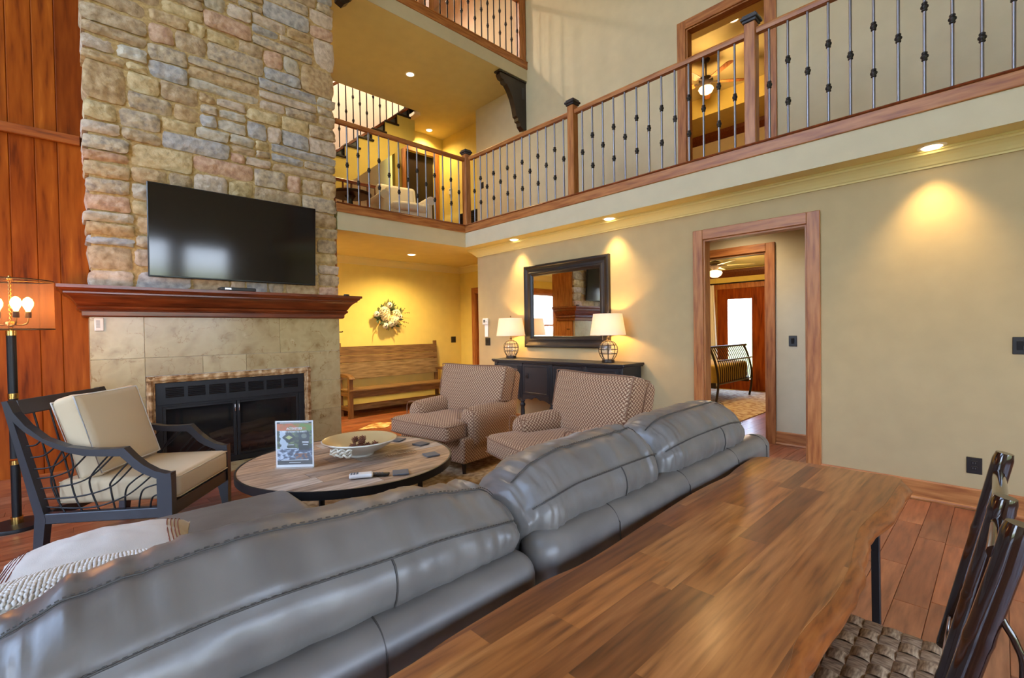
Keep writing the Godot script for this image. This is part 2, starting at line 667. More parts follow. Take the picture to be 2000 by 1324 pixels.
	m = textured("rug_bedroom", noise_tex(152, 0.03, [[0.2, c8(150, 116, 96)], [0.5, c8(190, 176, 150)], [0.8, c8(206, 196, 170)]], 256, 4, 20.0), Vector3(1, 1, 1), 0.95, true)
	m = textured("hide", noise_tex(153, 0.015, [[0.3, c8(150, 104, 56)], [0.6, c8(206, 170, 116)], [0.9, c8(226, 202, 156)]], 256, 4, 20.0), Vector3(1.4, 1.4, 1.4), 0.9, true)
	m = textured("straw", noise_tex(154, 0.03, [[0.1, c8(122, 94, 70)], [0.5, c8(172, 142, 110)], [0.9, c8(204, 176, 142)]], 256, 4, 10.0), Vector3(3, 3, 14), 0.7)
	m = textured("straw_x", noise_tex(155, 0.03, [[0.1, c8(116, 88, 66)], [0.5, c8(162, 132, 102)], [0.9, c8(194, 164, 132)]], 256, 4, 10.0), Vector3(14, 3, 3), 0.7)
	mat("quilt", c8(196, 170, 88), 0.85)
	mat("curtain", c8(232, 230, 224), 0.9)
	mat("paper", c8(244, 244, 242), 0.6)
	# glowing
	glow("can_glow", c8(255, 226, 170), 6.0)
	glow("bulb_glow", c8(255, 178, 88), 9.0)
	glow("bowl_glow", c8(255, 206, 140), 2.2)


func glow(key: String, col: Color, e: float) -> void:
	var m := mat(key, c8(250, 240, 220), 0.5)
	m.emission_enabled = true
	m.emission = col
	m.emission_energy_multiplier = e


# planks along x over a rectangle; the ones the camera sees largest become parts
func lay_floor() -> void:
	var base := MB.new()
	base.bx(-4.5, 4.95, -0.12, -0.016, -8.05, 4.0)
	base.bx(4.95, 6.3, -0.12, -0.016, -8.05, 4.0)
	base.bx(6.3, 11.15, -0.12, -0.016, -6.35, 0.0)
	var fl := room(base, "floor", M["floor_2"])
	var cands := []
	var W := 0.1365
	rng.seed = 5
	for k in range(-31, 57):
		var z := -0.25 - W * k
		var x0 := -4.3 if z > -6.1 else -0.3
		var x1 := 4.95 if z > -5.98 else 6.05
		if z < -4.1 and z > -5.98:
			x1 = 4.95
		var parts := [[x0, x1]]
		if z < 0.5 and z > -4.2:
			parts.append([4.95, 6.15])
			if z < -0.25 and z > -6.1:
				parts.append([6.15, 11.0])
		if z < BACK_Z:
			continue
		for seg in parts:
			var x: float = seg[0] - rng.randf() * 0.6
			while x < seg[1]:
				var L := rng.randf_range(0.45, 1.25)
				var a := maxf(x, seg[0])
				var b := minf(x + L, seg[1])
				x += L
				if b - a < 0.05:
					continue
				cands.append([a, b, z - W, minf(z, 3.79), rng.randi() % 6])
	var shown := []
	var rest := []
	var eye := Vector3(0, 1.4, 0)
	for c in cands:
		var mid := Vector3((c[0] + c[1]) / 2, 0, (c[2] + c[3]) / 2)
		var inside: bool = (c[1] > 2.3 and mid.z > -0.75 and mid.z < 1.2 and mid.x < 5.0) or (mid.z < -3.0 and mid.z > -5.5 and mid.x > -0.8 and mid.x < 3.0) or (mid.z < -4.6 and mid.x > 2.4 and mid.x < 6.05) or (mid.x > 4.95 and mid.x < 6.2 and mid.z > -2.6)
		if inside:
			shown.append([eye.distance_to(mid) * sqrt(1.0 / (c[1] - c[0])), c])
		else:
			rest.append(c)
	shown.sort_custom(func(p, q): return p[0] < q[0])
	for i in shown.size():
		if i < 300:
			var c: Array = shown[i][1]
			var mb := MB.new()
			mb.bx(c[0] + 0.0008, c[1] - 0.0008, -0.016, 0.0, c[2] + 0.0008, c[3] - 0.0008, 0.0022)
			part(mb, "plank", M["floor_%d" % c[4]], fl)
		else:
			rest.append(shown[i][1])
	for t in 3:
		var mb := MB.new()
		for c in rest:
			if c[4] % 3 == t:
				mb.bx(c[0] + 0.001, c[1] - 0.001, -0.016, 0.0, c[2] + 0.001, c[3] - 0.001)
		part(mb, "planks", M["floor_%d" % (t * 2)], fl).set_meta("kind", "stuff")


# flat casing round an opening in a wall across x; faces -x at x = face
func casing_x(called: String, face: float, thick: float, z0: float, z1: float, y0: float, y1: float, w := 0.105, both := true) -> Node3D:
	var d := room(null, called)
	for s in ([-1.0, 1.0] if both else [-1.0]):
		var fx: float = face if s < 0 else face + thick
		for side in 2:
			var mb := MB.new()
			var za := z0 - w if side == 0 else z1
			mb.bx(fx - 0.024 if s < 0 else fx, fx if s < 0 else fx + 0.024, y0, y1 + w, za, za + w, 0.004)
			part(mb, "side_casing", M.alder_y, d)
		var hb := MB.new()
		hb.bx(fx - 0.025 if s < 0 else fx, fx if s < 0 else fx + 0.025, y1, y1 + w, z0 + 0.0005, z1 - 0.0005, 0.004)
		part(hb, "head_casing", M.alder_z, d)
	for side in 2:
		var mb := MB.new()
		mb.bx(face - 0.002, face + thick + 0.002, y0, y1, z0 - 0.001 if side == 0 else z1 - 0.018, z0 + 0.018 if side == 0 else z1 + 0.001)
		part(mb, "jamb", M.alder_y, d)
	var jb := MB.new()
	jb.bx(face - 0.002, face + thick + 0.002, y1 - 0.018, y1 + 0.001, z0 + 0.018, z1 - 0.018)
	part(jb, "head_jamb", M.alder_z, d)
	return d


# wall with openings: runs along z (axis 2) or x (axis 0); t0..t1 is its thickness range
func wall_with(axis: int, t0: float, t1: float, a0: float, a1: float, y0: float, y1: float, holes: Array) -> MB:
	var mb := MB.new()
	if y0 == 0.0:
		y0 = -0.1
	var cuts := [a0, a1]
	for h in holes:
		cuts.append(h[0])
		cuts.append(h[1])
	cuts.sort()
	for i in cuts.size() - 1:
		var p: float = cuts[i]
		var q: float = cuts[i + 1]
		if q - p < 0.001:
			continue
		var ys := []
		for h in holes:
			if h[0] <= p + 0.0005 and h[1] >= q - 0.0005:
				ys.append([h[2], h[3]])
		ys.sort()
		var y := y0
		for r in ys + [[y1, y1]]:
			if r[0] - y > 0.001:
				if axis == 2:
					mb.bx(t0, t1, y, r[0], p, q)
				else:
					mb.bx(p, q, y, r[0], t0, t1)
			y = r[1]
	return mb


var window_count := 0


# a timber window: frame, sashes with a meeting rail, panes. axis as in wall_with
func window_in(axis: int, t0: float, t1: float, a0: float, a1: float, y0: float, y1: float, rails := 1, casing := 1.0) -> void:
	window_count += 1
	var w := room(null, "window_%d" % window_count)
	var mid := (t0 + t1) / 2
	var put := func(called: String, p0: float, p1: float, q0: float, q1: float, d0: float, d1: float, m: String):
		var mb := MB.new()
		if axis == 2:
			mb.bx(d0, d1, q0, q1, p0, p1, 0.004)
		else:
			mb.bx(p0, p1, q0, q1, d0, d1, 0.004)
		part(mb, called, M[m], w)
	var hz := "alder_z" if axis == 2 else "alder_x"
	var f := 0.05
	put.call("side_frame", a0, a0 + f, y0, y1, t0, t1, "alder_y")
	put.call("side_frame", a1 - f, a1, y0, y1, t0, t1, "alder_y")
	put.call("sill", a0 + f, a1 - f, y0, y0 + f, t0, t1, hz)
	put.call("head", a0 + f, a1 - f, y1 - f, y1, t0, t1, hz)
	var H := (y1 - y0 - 2 * f) / (rails + 1)
	for k in range(1, rails + 1):
		put.call("meeting_rail", a0 + f, a1 - f, y0 + f + H * k - 0.025, y0 + f + H * k + 0.025, mid - 0.02, mid + 0.02, hz)
	for k in rails + 1:
		put.call("pane", a0 + f, a1 - f, y0 + f + H * k + (0.025 if k > 0 else 0.0), y0 + f + H * (k + 1) - (0.025 if k < rails else 0.0), mid - 0.003, mid + 0.003, "glass")
	if casing != 0.0:
		var c0: float = t1 if casing > 0 else t0 - 0.022
		var c1: float = t1 + 0.022 if casing > 0 else t0
		put.call("side_casing", a0 - 0.11, a0, y0 - 0.11, y1 + 0.11, c0, c1, "alder_y")
		put.call("side_casing", a1, a1 + 0.11, y0 - 0.11, y1 + 0.11, c0, c1, "alder_y")
		put.call("head_casing", a0, a1, y1, y1 + 0.11, c0, c1, hz)
		put.call("apron", a0, a1, y0 - 0.11, y0, c0, c1, hz)


func build_room() -> void:
	lay_floor()
	# --- long side wall with the doorway
	room(wall_with(2, WALL_X, 5.07, -5.98, 4.0, 0.0, CEIL1, [[-2.207, -1.239, 0.0, 2.345]]), "wall_right", M.shaded_paint)
	casing_x("door_1", WALL_X, 0.12, -2.207, -1.239, 0.0, 2.345)
	var base_prof := [Vector2(0, 0), Vector2(0.03, 0), Vector2(0.03, 0.012), Vector2(0.026, 0.022), Vector2(0.018, 0.028), Vector2(0.018, 0.148), Vector2(0.012, 0.158), Vector2(0, 0.158)]
	var mb := MB.new()
	mb.moulding([Vector3(WALL_X, 0, -5.98), Vector3(WALL_X, 0, -2.312)], base_prof)
	mb.moulding([Vector3(WALL_X, 0, -1.134), Vector3(WALL_X, 0, 4.0)], base_prof)
	room(mb, "baseboard_right", M.alder_z)
	# --- back hall under the balcony
	room(wall_with(0, BACK_Z - 0.12, BACK_Z, -0.42, 6.17, 0.0, CEIL1, [[0.72, 1.65, 0.75, 2.34]]), "wall_back", M.lamplit_paint)
	window_in(0, BACK_Z - 0.12, BACK_Z, 0.72, 1.65, 0.75, 2.34, 1, 1.0)
	room(wall_with(2, 6.05, 6.17, BACK_Z, -5.86, 0.0, CEIL1, [[-7.4, -6.5, 0.0, 2.2]]), "wall_hall_right", M.lamplit_paint)
	casing_x("door_2", 6.05, 0.12, -7.4, -6.5, 0.0, 2.2, 0.1, false)
	mb = MB.new()
	mb.bx(6.09, 6.13, 0.005, 2.18, -7.38, -6.52, 0.004)
	room(mb, "door_3", M.cedar_3)
	room(wall_with(0, -5.98, -5.86, 5.07, 6.17, 0.0, CEIL1, []), "wall_hall_end", M.lamplit_paint)
	room(wall_with(2, -0.42, -0.3, BACK_Z, -6.27, 0.0, CEIL1, []), "wall_hall_left", M.lamplit_paint)
	mb = MB.new()
	mb.moulding([Vector3(-0.3, 0, BACK_Z), Vector3(6.05, 0, BACK_Z), Vector3(6.05, 0, -7.51)], base_prof)
	room(mb, "baseboard_back", M.alder_dark)
	# --- slab of the upper floor: soffit, fascia
	mb = MB.new()
	mb.bx(-0.42, CHIM_R + 0.013, CEIL1, FLOOR2 - 0.02, -9.37, -6.46)
	mb.bx(CHIM_R + 0.013, EDGE_X, CEIL1, FLOOR2 - 0.02, -9.37, EDGE_Z)
	mb.bx(EDGE_X, 6.27, CEIL1, FLOOR2 - 0.02, -9.37, 4.0)
	mb.bx(6.27, 11.2, CEIL1, FLOOR2 - 0.02, -9.37, 0.0)
	room(mb, "ceiling_soffit", M.ceiling_paint)
	mb = MB.new()
	mb.bx(CHIM_R, EDGE_X, FLOOR2 - 0.02, FLOOR2, -9.37, EDGE_Z + 0.0)
	mb.bx(EDGE_X, 11.0, FLOOR2 - 0.02, FLOOR2, -9.37, 4.0)
	room(mb, "floor_upper", M.floor_1)
	# --- crown mouldings
	var crown := [Vector2(0, 2.632), Vector2(0.012, 2.632), Vector2(0.016, 2.645), Vector2(0.026, 2.65), Vector2(0.04, 2.668), Vector2(0.066, 2.694), Vector2(0.09, 2.712), Vector2(0.104, 2.718), Vector2(0.108, 2.732), Vector2(0.12, 2.736), Vector2(0.12, 2.75), Vector2(0, 2.75)]
	mb = MB.new()
	mb.moulding([Vector3(5.07, 0, -5.98), Vector3(WALL_X, 0, -5.98), Vector3(WALL_X, 0, 4.0)], crown)
	room(mb, "trim_1", M.crown_paint)
	mb = MB.new()
	mb.moulding([Vector3(-0.3, 0, BACK_Z), Vector3(6.05, 0, BACK_Z), Vector3(6.05, 0, -5.98)], crown)
	room(mb, "trim_2", M.crown_paint)
	mb = MB.new()
	mb.moulding([Vector3(CHIM_R + 0.013, 0, EDGE_Z), Vector3(EDGE_X, 0, EDGE_Z), Vector3(EDGE_X, 0, 4.0)], [Vector2(0, CEIL1 - 0.001), Vector2(0.008, CEIL1 - 0.001), Vector2(0.008, 2.979), Vector2(0, 2.979)])
	mb.moulding([Vector3(CHIM_R + 0.013, 0, EDGE_Z), Vector3(UP_X, 0, EDGE_Z)], [Vector2(0, CEIL2 - 0.001), Vector2(0.008, CEIL2 - 0.001), Vector2(0.008, 6.086), Vector2(0, 6.086)])
	room(mb, "trim_10", M.paint)
	# --- timber bands on the balcony edge, with a darker cap
	var band := [Vector2(0, 2.978), Vector2(0.02, 2.978), Vector2(0.024, 2.984), Vector2(0.024, 3.083), Vector2(0.0, 3.083)]
	var cap := [Vector2(-0.12, 3.083), Vector2(0.034, 3.083), Vector2(0.04, 3.09), Vector2(0.034, 3.101), Vector2(-0.12, 3.101)]
	mb = MB.new()
	mb.moulding([Vector3(CHIM_R, 0, EDGE_Z), Vector3(EDGE_X, 0, EDGE_Z)], band)
	room(mb, "trim_3", M.alder_x)
	mb = MB.new()
	mb.moulding([Vector3(EDGE_X, 0, EDGE_Z), Vector3(EDGE_X, 0, 4.0)], band)
	room(mb, "trim_4", M.alder_z)
	mb = MB.new()
	mb.moulding([Vector3(CHIM_R, 0, EDGE_Z), Vector3(EDGE_X, 0, EDGE_Z), Vector3(EDGE_X, 0, 4.0)], cap)
	room(mb, "trim_5", M.mantel_wood)
	# --- upper hall wall with its doorway
	room(wall_with(2, UP_X, 6.22, -7.35, 4.0, FLOOR2, 8.6, [[-2.925, -1.943, FLOOR2, 5.4]]), "wall_upper_right", M.paint)
	casing_x("door_4", UP_X, 0.12, -2.925, -1.943, FLOOR2, 5.4, 0.12)
	mb = MB.new()
	mb.moulding([Vector3(UP_X, FLOOR2, -7.35), Vector3(UP_X, FLOOR2, -3.046)], base_prof)
	mb.moulding([Vector3(UP_X, FLOOR2, -1.822), Vector3(UP_X, FLOOR2, 4.0)], base_prof)
	room(mb, "baseboard_upper", M.alder_z)
	# --- landing behind: alcove, stairwell wall, ceiling
	mb = MB.new()
	mb.bx(6.22, 6.57, FLOOR2, 6.0, -7.47, -7.35)
	mb.bx(6.45, 6.57, FLOOR2, 6.0, -9.12, -7.47)
	room(mb, "wall_alcove_right", M.lamplit_paint)
	room(wall_with(0, -9.12, -9.0, 5.2, 6.57, FLOOR2, CEIL2, [[5.46, 6.22, FLOOR2, 5.42]]), "wall_alcove_back", M.lamplit_paint)
	var d5 := room(null, "door_5")
	for a in [[5.36, 5.46, FLOOR2, 5.52, "side_casing"], [6.22, 6.32, FLOOR2, 5.52, "side_casing"], [5.46, 6.22, 5.42, 5.52, "head_casing"]]:
		mb = MB.new()
		mb.bx(a[0], a[1], a[2], a[3], -9.0, -8.976, 0.004)
		part(mb, a[4], M.alder_y if a[3] - a[2] > 1 else M.alder_x, d5)
	mb = MB.new()
	mb.bx(5.46, 6.22, FLOOR2, 5.42, -9.11, -9.07)
	part(mb, "panel", M.espresso, d5)
	mb = MB.new()
	mb.bx(-0.42, 5.32, FLOOR2, 8.6, -9.37, -9.25)
	mb.bx(5.2, 5.32, 5.82, 8.6, -9.25, -8.17)
	mb.bx(5.32, 6.57, 6.0, 8.6, -9.37, -9.25)
	mb.bx(UP_X, 6.22, 6.08, 8.6, -9.25, -7.35)
	room(mb, "wall_stairwell", M.peach_paint)
	mb = MB.new()
	mb.bx(CHIM_R + 0.013, UP_X - 0.001, CEIL2, 6.08, -8.17, EDGE_Z)
	mb.bx(5.2, 6.57, CEIL2, 6.08, -9.25, -8.17)
	mb.bx(UP_X, 6.57, CEIL2, 6.08, -8.17, -7.351)
	room(mb, "ceiling_landing", M.ceiling_paint)
	mb = MB.new()
	mb.bx(CHIM_R + 0.013, UP_X, 6.08, 6.16, -8.17, EDGE_Z - 0.002)
	room(mb, "floor_loft", M.floor_1)
	var band3 := [Vector2(0, 6.085), Vector2(0.02, 6.085), Vector2(0.024, 6.09), Vector2(0.024, 6.2), Vector2(0.034, 6.2), Vector2(0.034, 6.215), Vector2(-0.1, 6.215), Vector2(-0.1, 6.17), Vector2(0, 6.17)]
	mb = MB.new()
	mb.moulding([Vector3(CHIM_R, 0, EDGE_Z), Vector3(UP_X, 0, EDGE_Z)], band3)
	room(mb, "trim_6", M.alder_x)
	# --- cedar boards left of the fireplace
	var wl := MB.new()
	wl.bx(-4.42, CHIM_L + 0.3, -0.1, 8.6, -6.27, -6.17)
	var left := room(wl, "wall_left", M.cedar_3)
	rng.seed = 77
	var x := CHIM_L + 0.02
	var ws := [0.2, 0.15, 0.165, 0.19, 0.14, 0.17, 0.18, 0.15]
	var k := 0
	while x > -4.3:
		var w: float = ws[k % 8]
		for tier in 2:
			var p := MB.new()
			p.bx(maxf(x - w, -4.3) + 0.001, x - 0.001, 0.0 if tier == 0 else 3.33, 3.26 if tier == 0 else 8.55, -6.17, -6.15, 0.005)
			part(p, "plank", M["cedar_%d" % ((k * 2 + tier * 3 + k / 3) % 5)], left)
		x -= w
		k += 1
	mb = MB.new()
	mb.bx(-4.3, CHIM_L - 0.02, 3.25, 3.34, -6.155, -6.115, 0.006)
	room(mb, "trim_7", M.cedar_beam)
	mb = MB.new()
	mb.bx(-4.3, CHIM_L - 0.001, -0.02, 0.15, -6.15, -6.125, 0.005)
	room(mb, "baseboard_left", M.cedar_beam)
	# --- walls behind the viewer, with tall windows; roof
	var holes := []
	for a in [[-3.7, -1.9, 0.3, 2.85], [-1.7, 0.1, 0.3, 2.85], [0.3, 2.1, 0.3, 2.85], [2.4, 3.5, 1.0, 2.75]]:
		holes.append(a)
	room(wall_with(0, 4.0, 4.15, -4.42, 6.22, 0.0, 8.6, holes), "wall_front", M.paint)
	for h in holes:
		window_in(0, 4.0, 4.15, h[0], h[1], h[2], h[3], 1, -1.0)
	holes = []
	for a in [[-6.0, -4.1, 2.9, 5.4], [-6.0, -4.1, 5.7, 8.3], [-3.9, -2.0, 2.9, 5.4], [-3.9, -2.0, 5.7, 8.3], [-1.8, 0.1, 5.7, 8.3], [-3.0, -1.2, 0.5, 2.4]]:
		holes.append(a)
	room(wall_with(2, -4.45, -4.3, -6.27, 4.15, 0.0, 8.6, holes), "wall_west", M.paint)
	for h in holes:
		window_in(2, -4.45, -4.3, h[0], h[1], h[2], h[3], 1, 1.0)
	mb = MB.new()
	mb.bx(-4.5, 6.6, 8.6, 8.8, -9.4, 4.2)
	room(mb, "ceiling", M.peach_paint)
	mb = MB.new()
	mb.bx(-0.42, CHIM_L + 0.2, 2.75, 8.6, -9.37, -6.27)
	room(mb, "wall_landing_left", M.paint)
	# --- inner hall and bedroom behind the side wall
	room(wall_with(2, 6.15, 6.27, -5.86, 4.0, 0.0, CEIL1, [[-2.84, -1.972, 0.0, 2.32]]), "wall_inner_hall", M.paint)
	casing_x("door_6", 6.15, 0.12, -2.84, -1.972, 0.0, 2.32, 0.1)
	mb = MB.new()
	mb.moulding([Vector3(6.15, 0, -1.871), Vector3(6.15, 0, 0.4)], base_prof)
	room(mb, "baseboard_hall", M.alder_z)
	mb = MB.new()
	mb.bx(5.07, 6.15, 0, CEIL1, 0.4, 0.52)
	mb.bx(5.07, 6.15, 0, CEIL1, -4.3, -4.18)
	room(mb, "wall_hall_ends", M.paint)
	room(wall_with(2, 11.0, 11.12, -6.2, 0.0, 0.0, CEIL1, [[-4.6, -3.56, 0.0, 2.3]]), "wall_bedroom_far", M.lamplit_paint)
	mb = MB.new()
	mb.bx(6.27, 11.12, 0, CEIL1, -6.32, -6.2)
	mb.bx(6.27, 11.12, 0, CEIL1, 0.0, 0.12)
	room(mb, "wall_bedroom_sides", M.lamplit_paint)
	mb = MB.new()
	mb.moulding([Vector3(6.27, 0, -6.2), Vector3(11.0, 0, -6.2), Vector3(11.0, 0, 0.0)], [Vector2(0, 2.56), Vector2(0.02, 2.56), Vector2(0.09, 2.66), Vector2(0.1, 2.72), Vector2(0, 2.72)])
	room(mb, "trim_8", M.alder_dark)
	# glazed door of the bedroom
	var gd := room(null, "door_7")
	for a in [[-4.72, -4.6, 0.0, 2.42, "side_casing"], [-3.56, -3.44, 0.0, 2.42, "side_casing"], [-4.6, -3.56, 2.3, 2.42, "head_casing"]]:
		mb = MB.new()
		mb.bx(10.976, 11.0, a[2], a[3], a[0], a[1], 0.004)
		part(mb, a[4], M.alder_y, gd)
	for a in [[-4.6, -4.37, 0.0, 2.3], [-3.84, -3.56, 0.0, 2.3], [-4.37, -3.84, 0.0, 0.25], [-4.37, -3.84, 2.06, 2.3]]:
		mb = MB.new()
		mb.bx(11.03, 11.08, a[2], a[3], a[0], a[1], 0.004)
		part(mb, "door_rail", M.cedar_1, gd)
	mb = MB.new()
	mb.bx(11.052, 11.058, 0.25, 2.06, -4.37, -3.84)
	part(mb, "pane", M.glass, gd)
	# --- upper bedroom behind the upper doorway
	mb = MB.new()
	mb.bx(10.5, 10.62, FLOOR2, 6.3, -6.5, 0.5)
	mb.bx(6.22, 10.5, FLOOR2, 6.3, -6.62, -6.5)
	mb.bx(6.22, 10.5, FLOOR2, 6.3, 0.5, 0.62)
	room(mb, "wall_upper_bedroom", M.paint)
	mb = MB.new()
	mb.bx(6.22, 10.5, 6.1, 6.22, -6.5, 0.5)
	room(mb, "ceiling_upper_bedroom", M.ceiling_paint)
	mb = MB.new()      # lower border of the tray ceiling
	mb.bx(9.5, 10.5, 5.72, 5.84, -6.5, 0.5)
	mb.bx(6.22, 6.9, 5.72, 5.84, -6.5, 0.5)
	mb.bx(6.9, 9.5, 5.72, 5.84, -6.5, -5.2)
	mb.bx(6.9, 9.5, 5.72, 5.84, -0.5, 0.5)
	mb.bx(9.5, 9.56, 5.84, 6.1, -5.2, -0.5)
	mb.bx(6.84, 6.9, 5.84, 6.1, -5.2, -0.5)
	mb.bx(6.9, 9.5, 5.84, 6.1, -5.26, -5.2)
	mb.bx(6.9, 9.5, 5.84, 6.1, -0.5, -0.44)
	room(mb, "ceiling_tray_border", M.lamplit_paint)
	mb = MB.new()
	mb.moulding([Vector3(6.22, 0, -6.5), Vector3(10.5, 0, -6.5), Vector3(10.5, 0, 0.5)], [Vector2(0, 5.54), Vector2(0.02, 5.54), Vector2(0.1, 5.64), Vector2(0.1, 5.72), Vector2(0, 5.72)])
	room(mb, "trim_9", M.alder_dark)


func stone_mesh(w: float, h: float, d: float, deep: float) -> MB:
	var mb := MB.new()
	var nx := 6 if w < 0.3 else 9
	var ny := 5
	var P := []
	var cut := rng.randf_range(0.04, 0.12)
	var tilt := Vector2(rng.randf_range(-0.014, 0.014), rng.randf_range(-0.012, 0.012))
	var jag := []
	for i in 4:
		jag.append(rng.randf_range(-0.007, 0.007))
	for j in ny + 1:
		var row := PackedVector3Array()
		for i in nx + 1:
			var u := 2.0 * i / nx - 1.0
			var t := 2.0 * j / ny - 1.0
			var edge: bool = i == 0 or i == nx or j == 0 or j == ny
			var corner: bool = (i == 0 or i == nx) and (j == 0 or j == ny)
			var x := u * w / 2
			var y := t * h / 2
			if corner:
				x -= signf(u) * h * cut * 0.7
				y -= signf(t) * h * cut * 0.55
			if edge:
				x += rng.randf_range(-0.006, 0.006) + (jag[0] * t if absf(u) > 0.9 else 0.0)
				y += rng.randf_range(-0.005, 0.005) + (jag[1] * u if absf(t) > 0.9 else 0.0)
			var z := d + tilt.x * u + tilt.y * t
			if edge:
				z -= rng.randf_range(0.01, 0.016)
			else:
				z += rng.randf_range(-0.009, 0.011)
			row.append(Vector3(x, y, z))
		P.append(row)
	mb.grid(P)
	var ring := []
	for i in nx:
		ring.append(P[0][i])
	for j in ny:
		ring.append(P[j][nx])
	for i in nx:
		ring.append(P[ny][nx - i])
	for j in ny:
		ring.append(P[ny - j][0])
	for k in ring.size():
		var a: Vector3 = ring[k]
		var b: Vector3 = ring[(k + 1) % ring.size()]
		mb.quad(Vector3(a.x, a.y, -deep), Vector3(b.x, b.y, -deep), b, a)
	return mb


func build_fireplace() -> void:
	var f := thing("stone_fireplace", "tall tan and grey stone chimney breast with a marble surround and wooden mantel", "fireplace", Vector3(0, 0, 0))
	var core := MB.new()
	core.bx(CHIM_L + 0.03, CHIM_R - 0.03, 1.62, 8.55, -6.45, CHIM_Z - 0.02)
	part(core, "mortar", M.mortar, f)
	core = MB.new()
	core.bx(CHIM_L + 0.012, 0.6, 0.0, 1.62, -6.45, CHIM_Z - 0.014)
	core.bx(2.14, CHIM_R - 0.012, 0.0, 1.62, -6.45, CHIM_Z - 0.014)
	core.bx(0.6, 2.14, 0.985, 1.62, -6.45, CHIM_Z - 0.014)
	core.bx(0.6, 2.14, 0.0, 0.985, -6.45, -6.4)
	part(core, "backing", M.grout, f)
	# stones: bands of one, two or three courses
	rng.seed = 2024
	var y := 1.885
	var rest := MB.new()
	var count := 0
	var y_end := 8.5
	var prev_mat := -1
	while y < y_end:
		var H := rng.randf_range(0.3, 0.42)
		var x := CHIM_L
		while x < CHIM_R - 0.001:
			var w := rng.randf_range(0.3, 0.72)
			if CHIM_R - (x + w) < 0.2:
				w = CHIM_R - x
			var kind := rng.randf()
			var cells := []
			if kind < 0.12 and w < 0.5:
				cells = [[x, x + w, y, y + H]]
			elif kind < 0.78:
				var s := y + H * rng.randf_range(0.4, 0.6)
				for row in [[y, s], [s, y + H]]:
					if w > 0.36 and rng.randf() < 0.6:
						var q := x + w * rng.randf_range(0.32, 0.68)
						cells.append([x, q, row[0], row[1]])
						cells.append([q, x + w, row[0], row[1]])
					else:
						cells.append([x, x + w, row[0], row[1]])
			else:
				var s1 := y + H * rng.randf_range(0.28, 0.38)
				var s2 := y + H * rng.randf_range(0.62, 0.7)
				for row in [[y, s1], [s1, s2], [s2, y + H]]:
					if w > 0.4 and rng.randf() < 0.5:
						var q := x + w * rng.randf_range(0.35, 0.65)
						cells.append([x, q, row[0], row[1]])
						cells.append([q, x + w, row[0], row[1]])
					else:
						cells.append([x, x + w, row[0], row[1]])
			x += w
			for c in cells:
				var g := 0.009
				var first: bool = c[0] < CHIM_L + 0.01
				var last: bool = c[1] > CHIM_R - 0.01
				var x0: float = c[0] + (g if not first else rng.randf_range(-0.02, 0.008))
				var x1: float = c[1] - (g if not last else rng.randf_range(-0.012, 0.008))
				var mi := rng.randi() % 8
				if mi == prev_mat:
					mi = (mi + 3) % 8
				prev_mat = mi
				var mb := stone_mesh(x1 - x0, c[3] - c[2] - 2 * g, rng.randf_range(-0.004, 0.01), 0.36 if first else 0.045)
				var at := Vector3((x0 + x1) / 2, (c[2] + c[3]) / 2, CHIM_Z)
				var seen: bool = c[2] < 4.5 + (c[0] - CHIM_L) * 0.55
				if seen and count < 300:
					count += 1
					part(mb, "stone", M["stone_%d" % mi], f).position = at
				else:
					for i in mb.v.size():
						mb.v[i] += at
					var st := rest.v.size()
					rest.v.append_array(mb.v)
					rest.n.append_array(mb.n)
					rest.uv.append_array(mb.uv)
					for i in mb.idx:
						rest.idx.append(st + i)
		y += H
	part(rest, "stones", M.stone_5, f).set_meta("kind", "stuff")
	# right flank boarded in knotty wood (seen in the wall mirror)
	for k in 3:
		var mb := MB.new()
		mb.bx(CHIM_R - 0.02, CHIM_R + 0.012, 0.0, CEIL1, -6.45 + k * 0.175, -6.45 + k * 0.175 + 0.173, 0.004)
		part(mb, "side_board", M.alder_y, f)
	# marble slabs
	var tiles := []
	tiles.append([CHIM_L, 0.568, 1.195, 1.615])
	tiles.append([0.568, 1.83, 1.195, 1.615])
	tiles.append([1.83, CHIM_R, 1.195, 1.615])
	for a in [[0.568, 1.055], [1.055, 1.47], [1.47, 2.165]]:
		tiles.append([a[0], a[1], 1.012, 1.195])
	tiles.append([CHIM_L, 0.568, 0.8, 1.195])
	tiles.append([CHIM_L, 0.568, 0.4, 0.8])
	tiles.append([CHIM_L, 0.568, 0.0, 0.4])
	tiles.append([2.165, CHIM_R, 0.83, 1.195])
	tiles.append([2.165, CHIM_R, 0.47, 0.83])
	tiles.append([2.165, CHIM_R, 0.0, 0.47])
	var ti := 0
	for t in tiles:
		var mb := MB.new()
		mb.bx(t[0] + 0.0012, t[1] - 0.0012, t[2] + 0.0012, t[3] - 0.0012, CHIM_Z - 0.02, CHIM_Z, 0.0015)
		part(mb, "marble_tile", M["marble_%d" % (ti % 4)], f)
		ti += 1
	for yy in [[0.0, 0.4], [0.4, 0.8], [0.8, 1.195], [1.195, 1.615]]:
		var mb := MB.new()
		mb.bx(CHIM_L, CHIM_L + 0.02, yy[0] + 0.0012, yy[1] - 0.0012, -6.2, CHIM_Z - 0.0215, 0.0015)
		part(mb, "marble_tile", M["marble_%d" % (ti % 4)], f)
		ti += 1
	for k in 4:      # hearth slabs, level with the boards
		var mb := MB.new()
		mb.bx(0.3 + k * 0.54, 0.3 + (k + 1) * 0.54 - 0.003, 0.0, 0.012, CHIM_Z + 0.0, CHIM_Z + 0.38, 0.002)
		part(mb, "hearth_slab", M["marble_%d" % k], f)
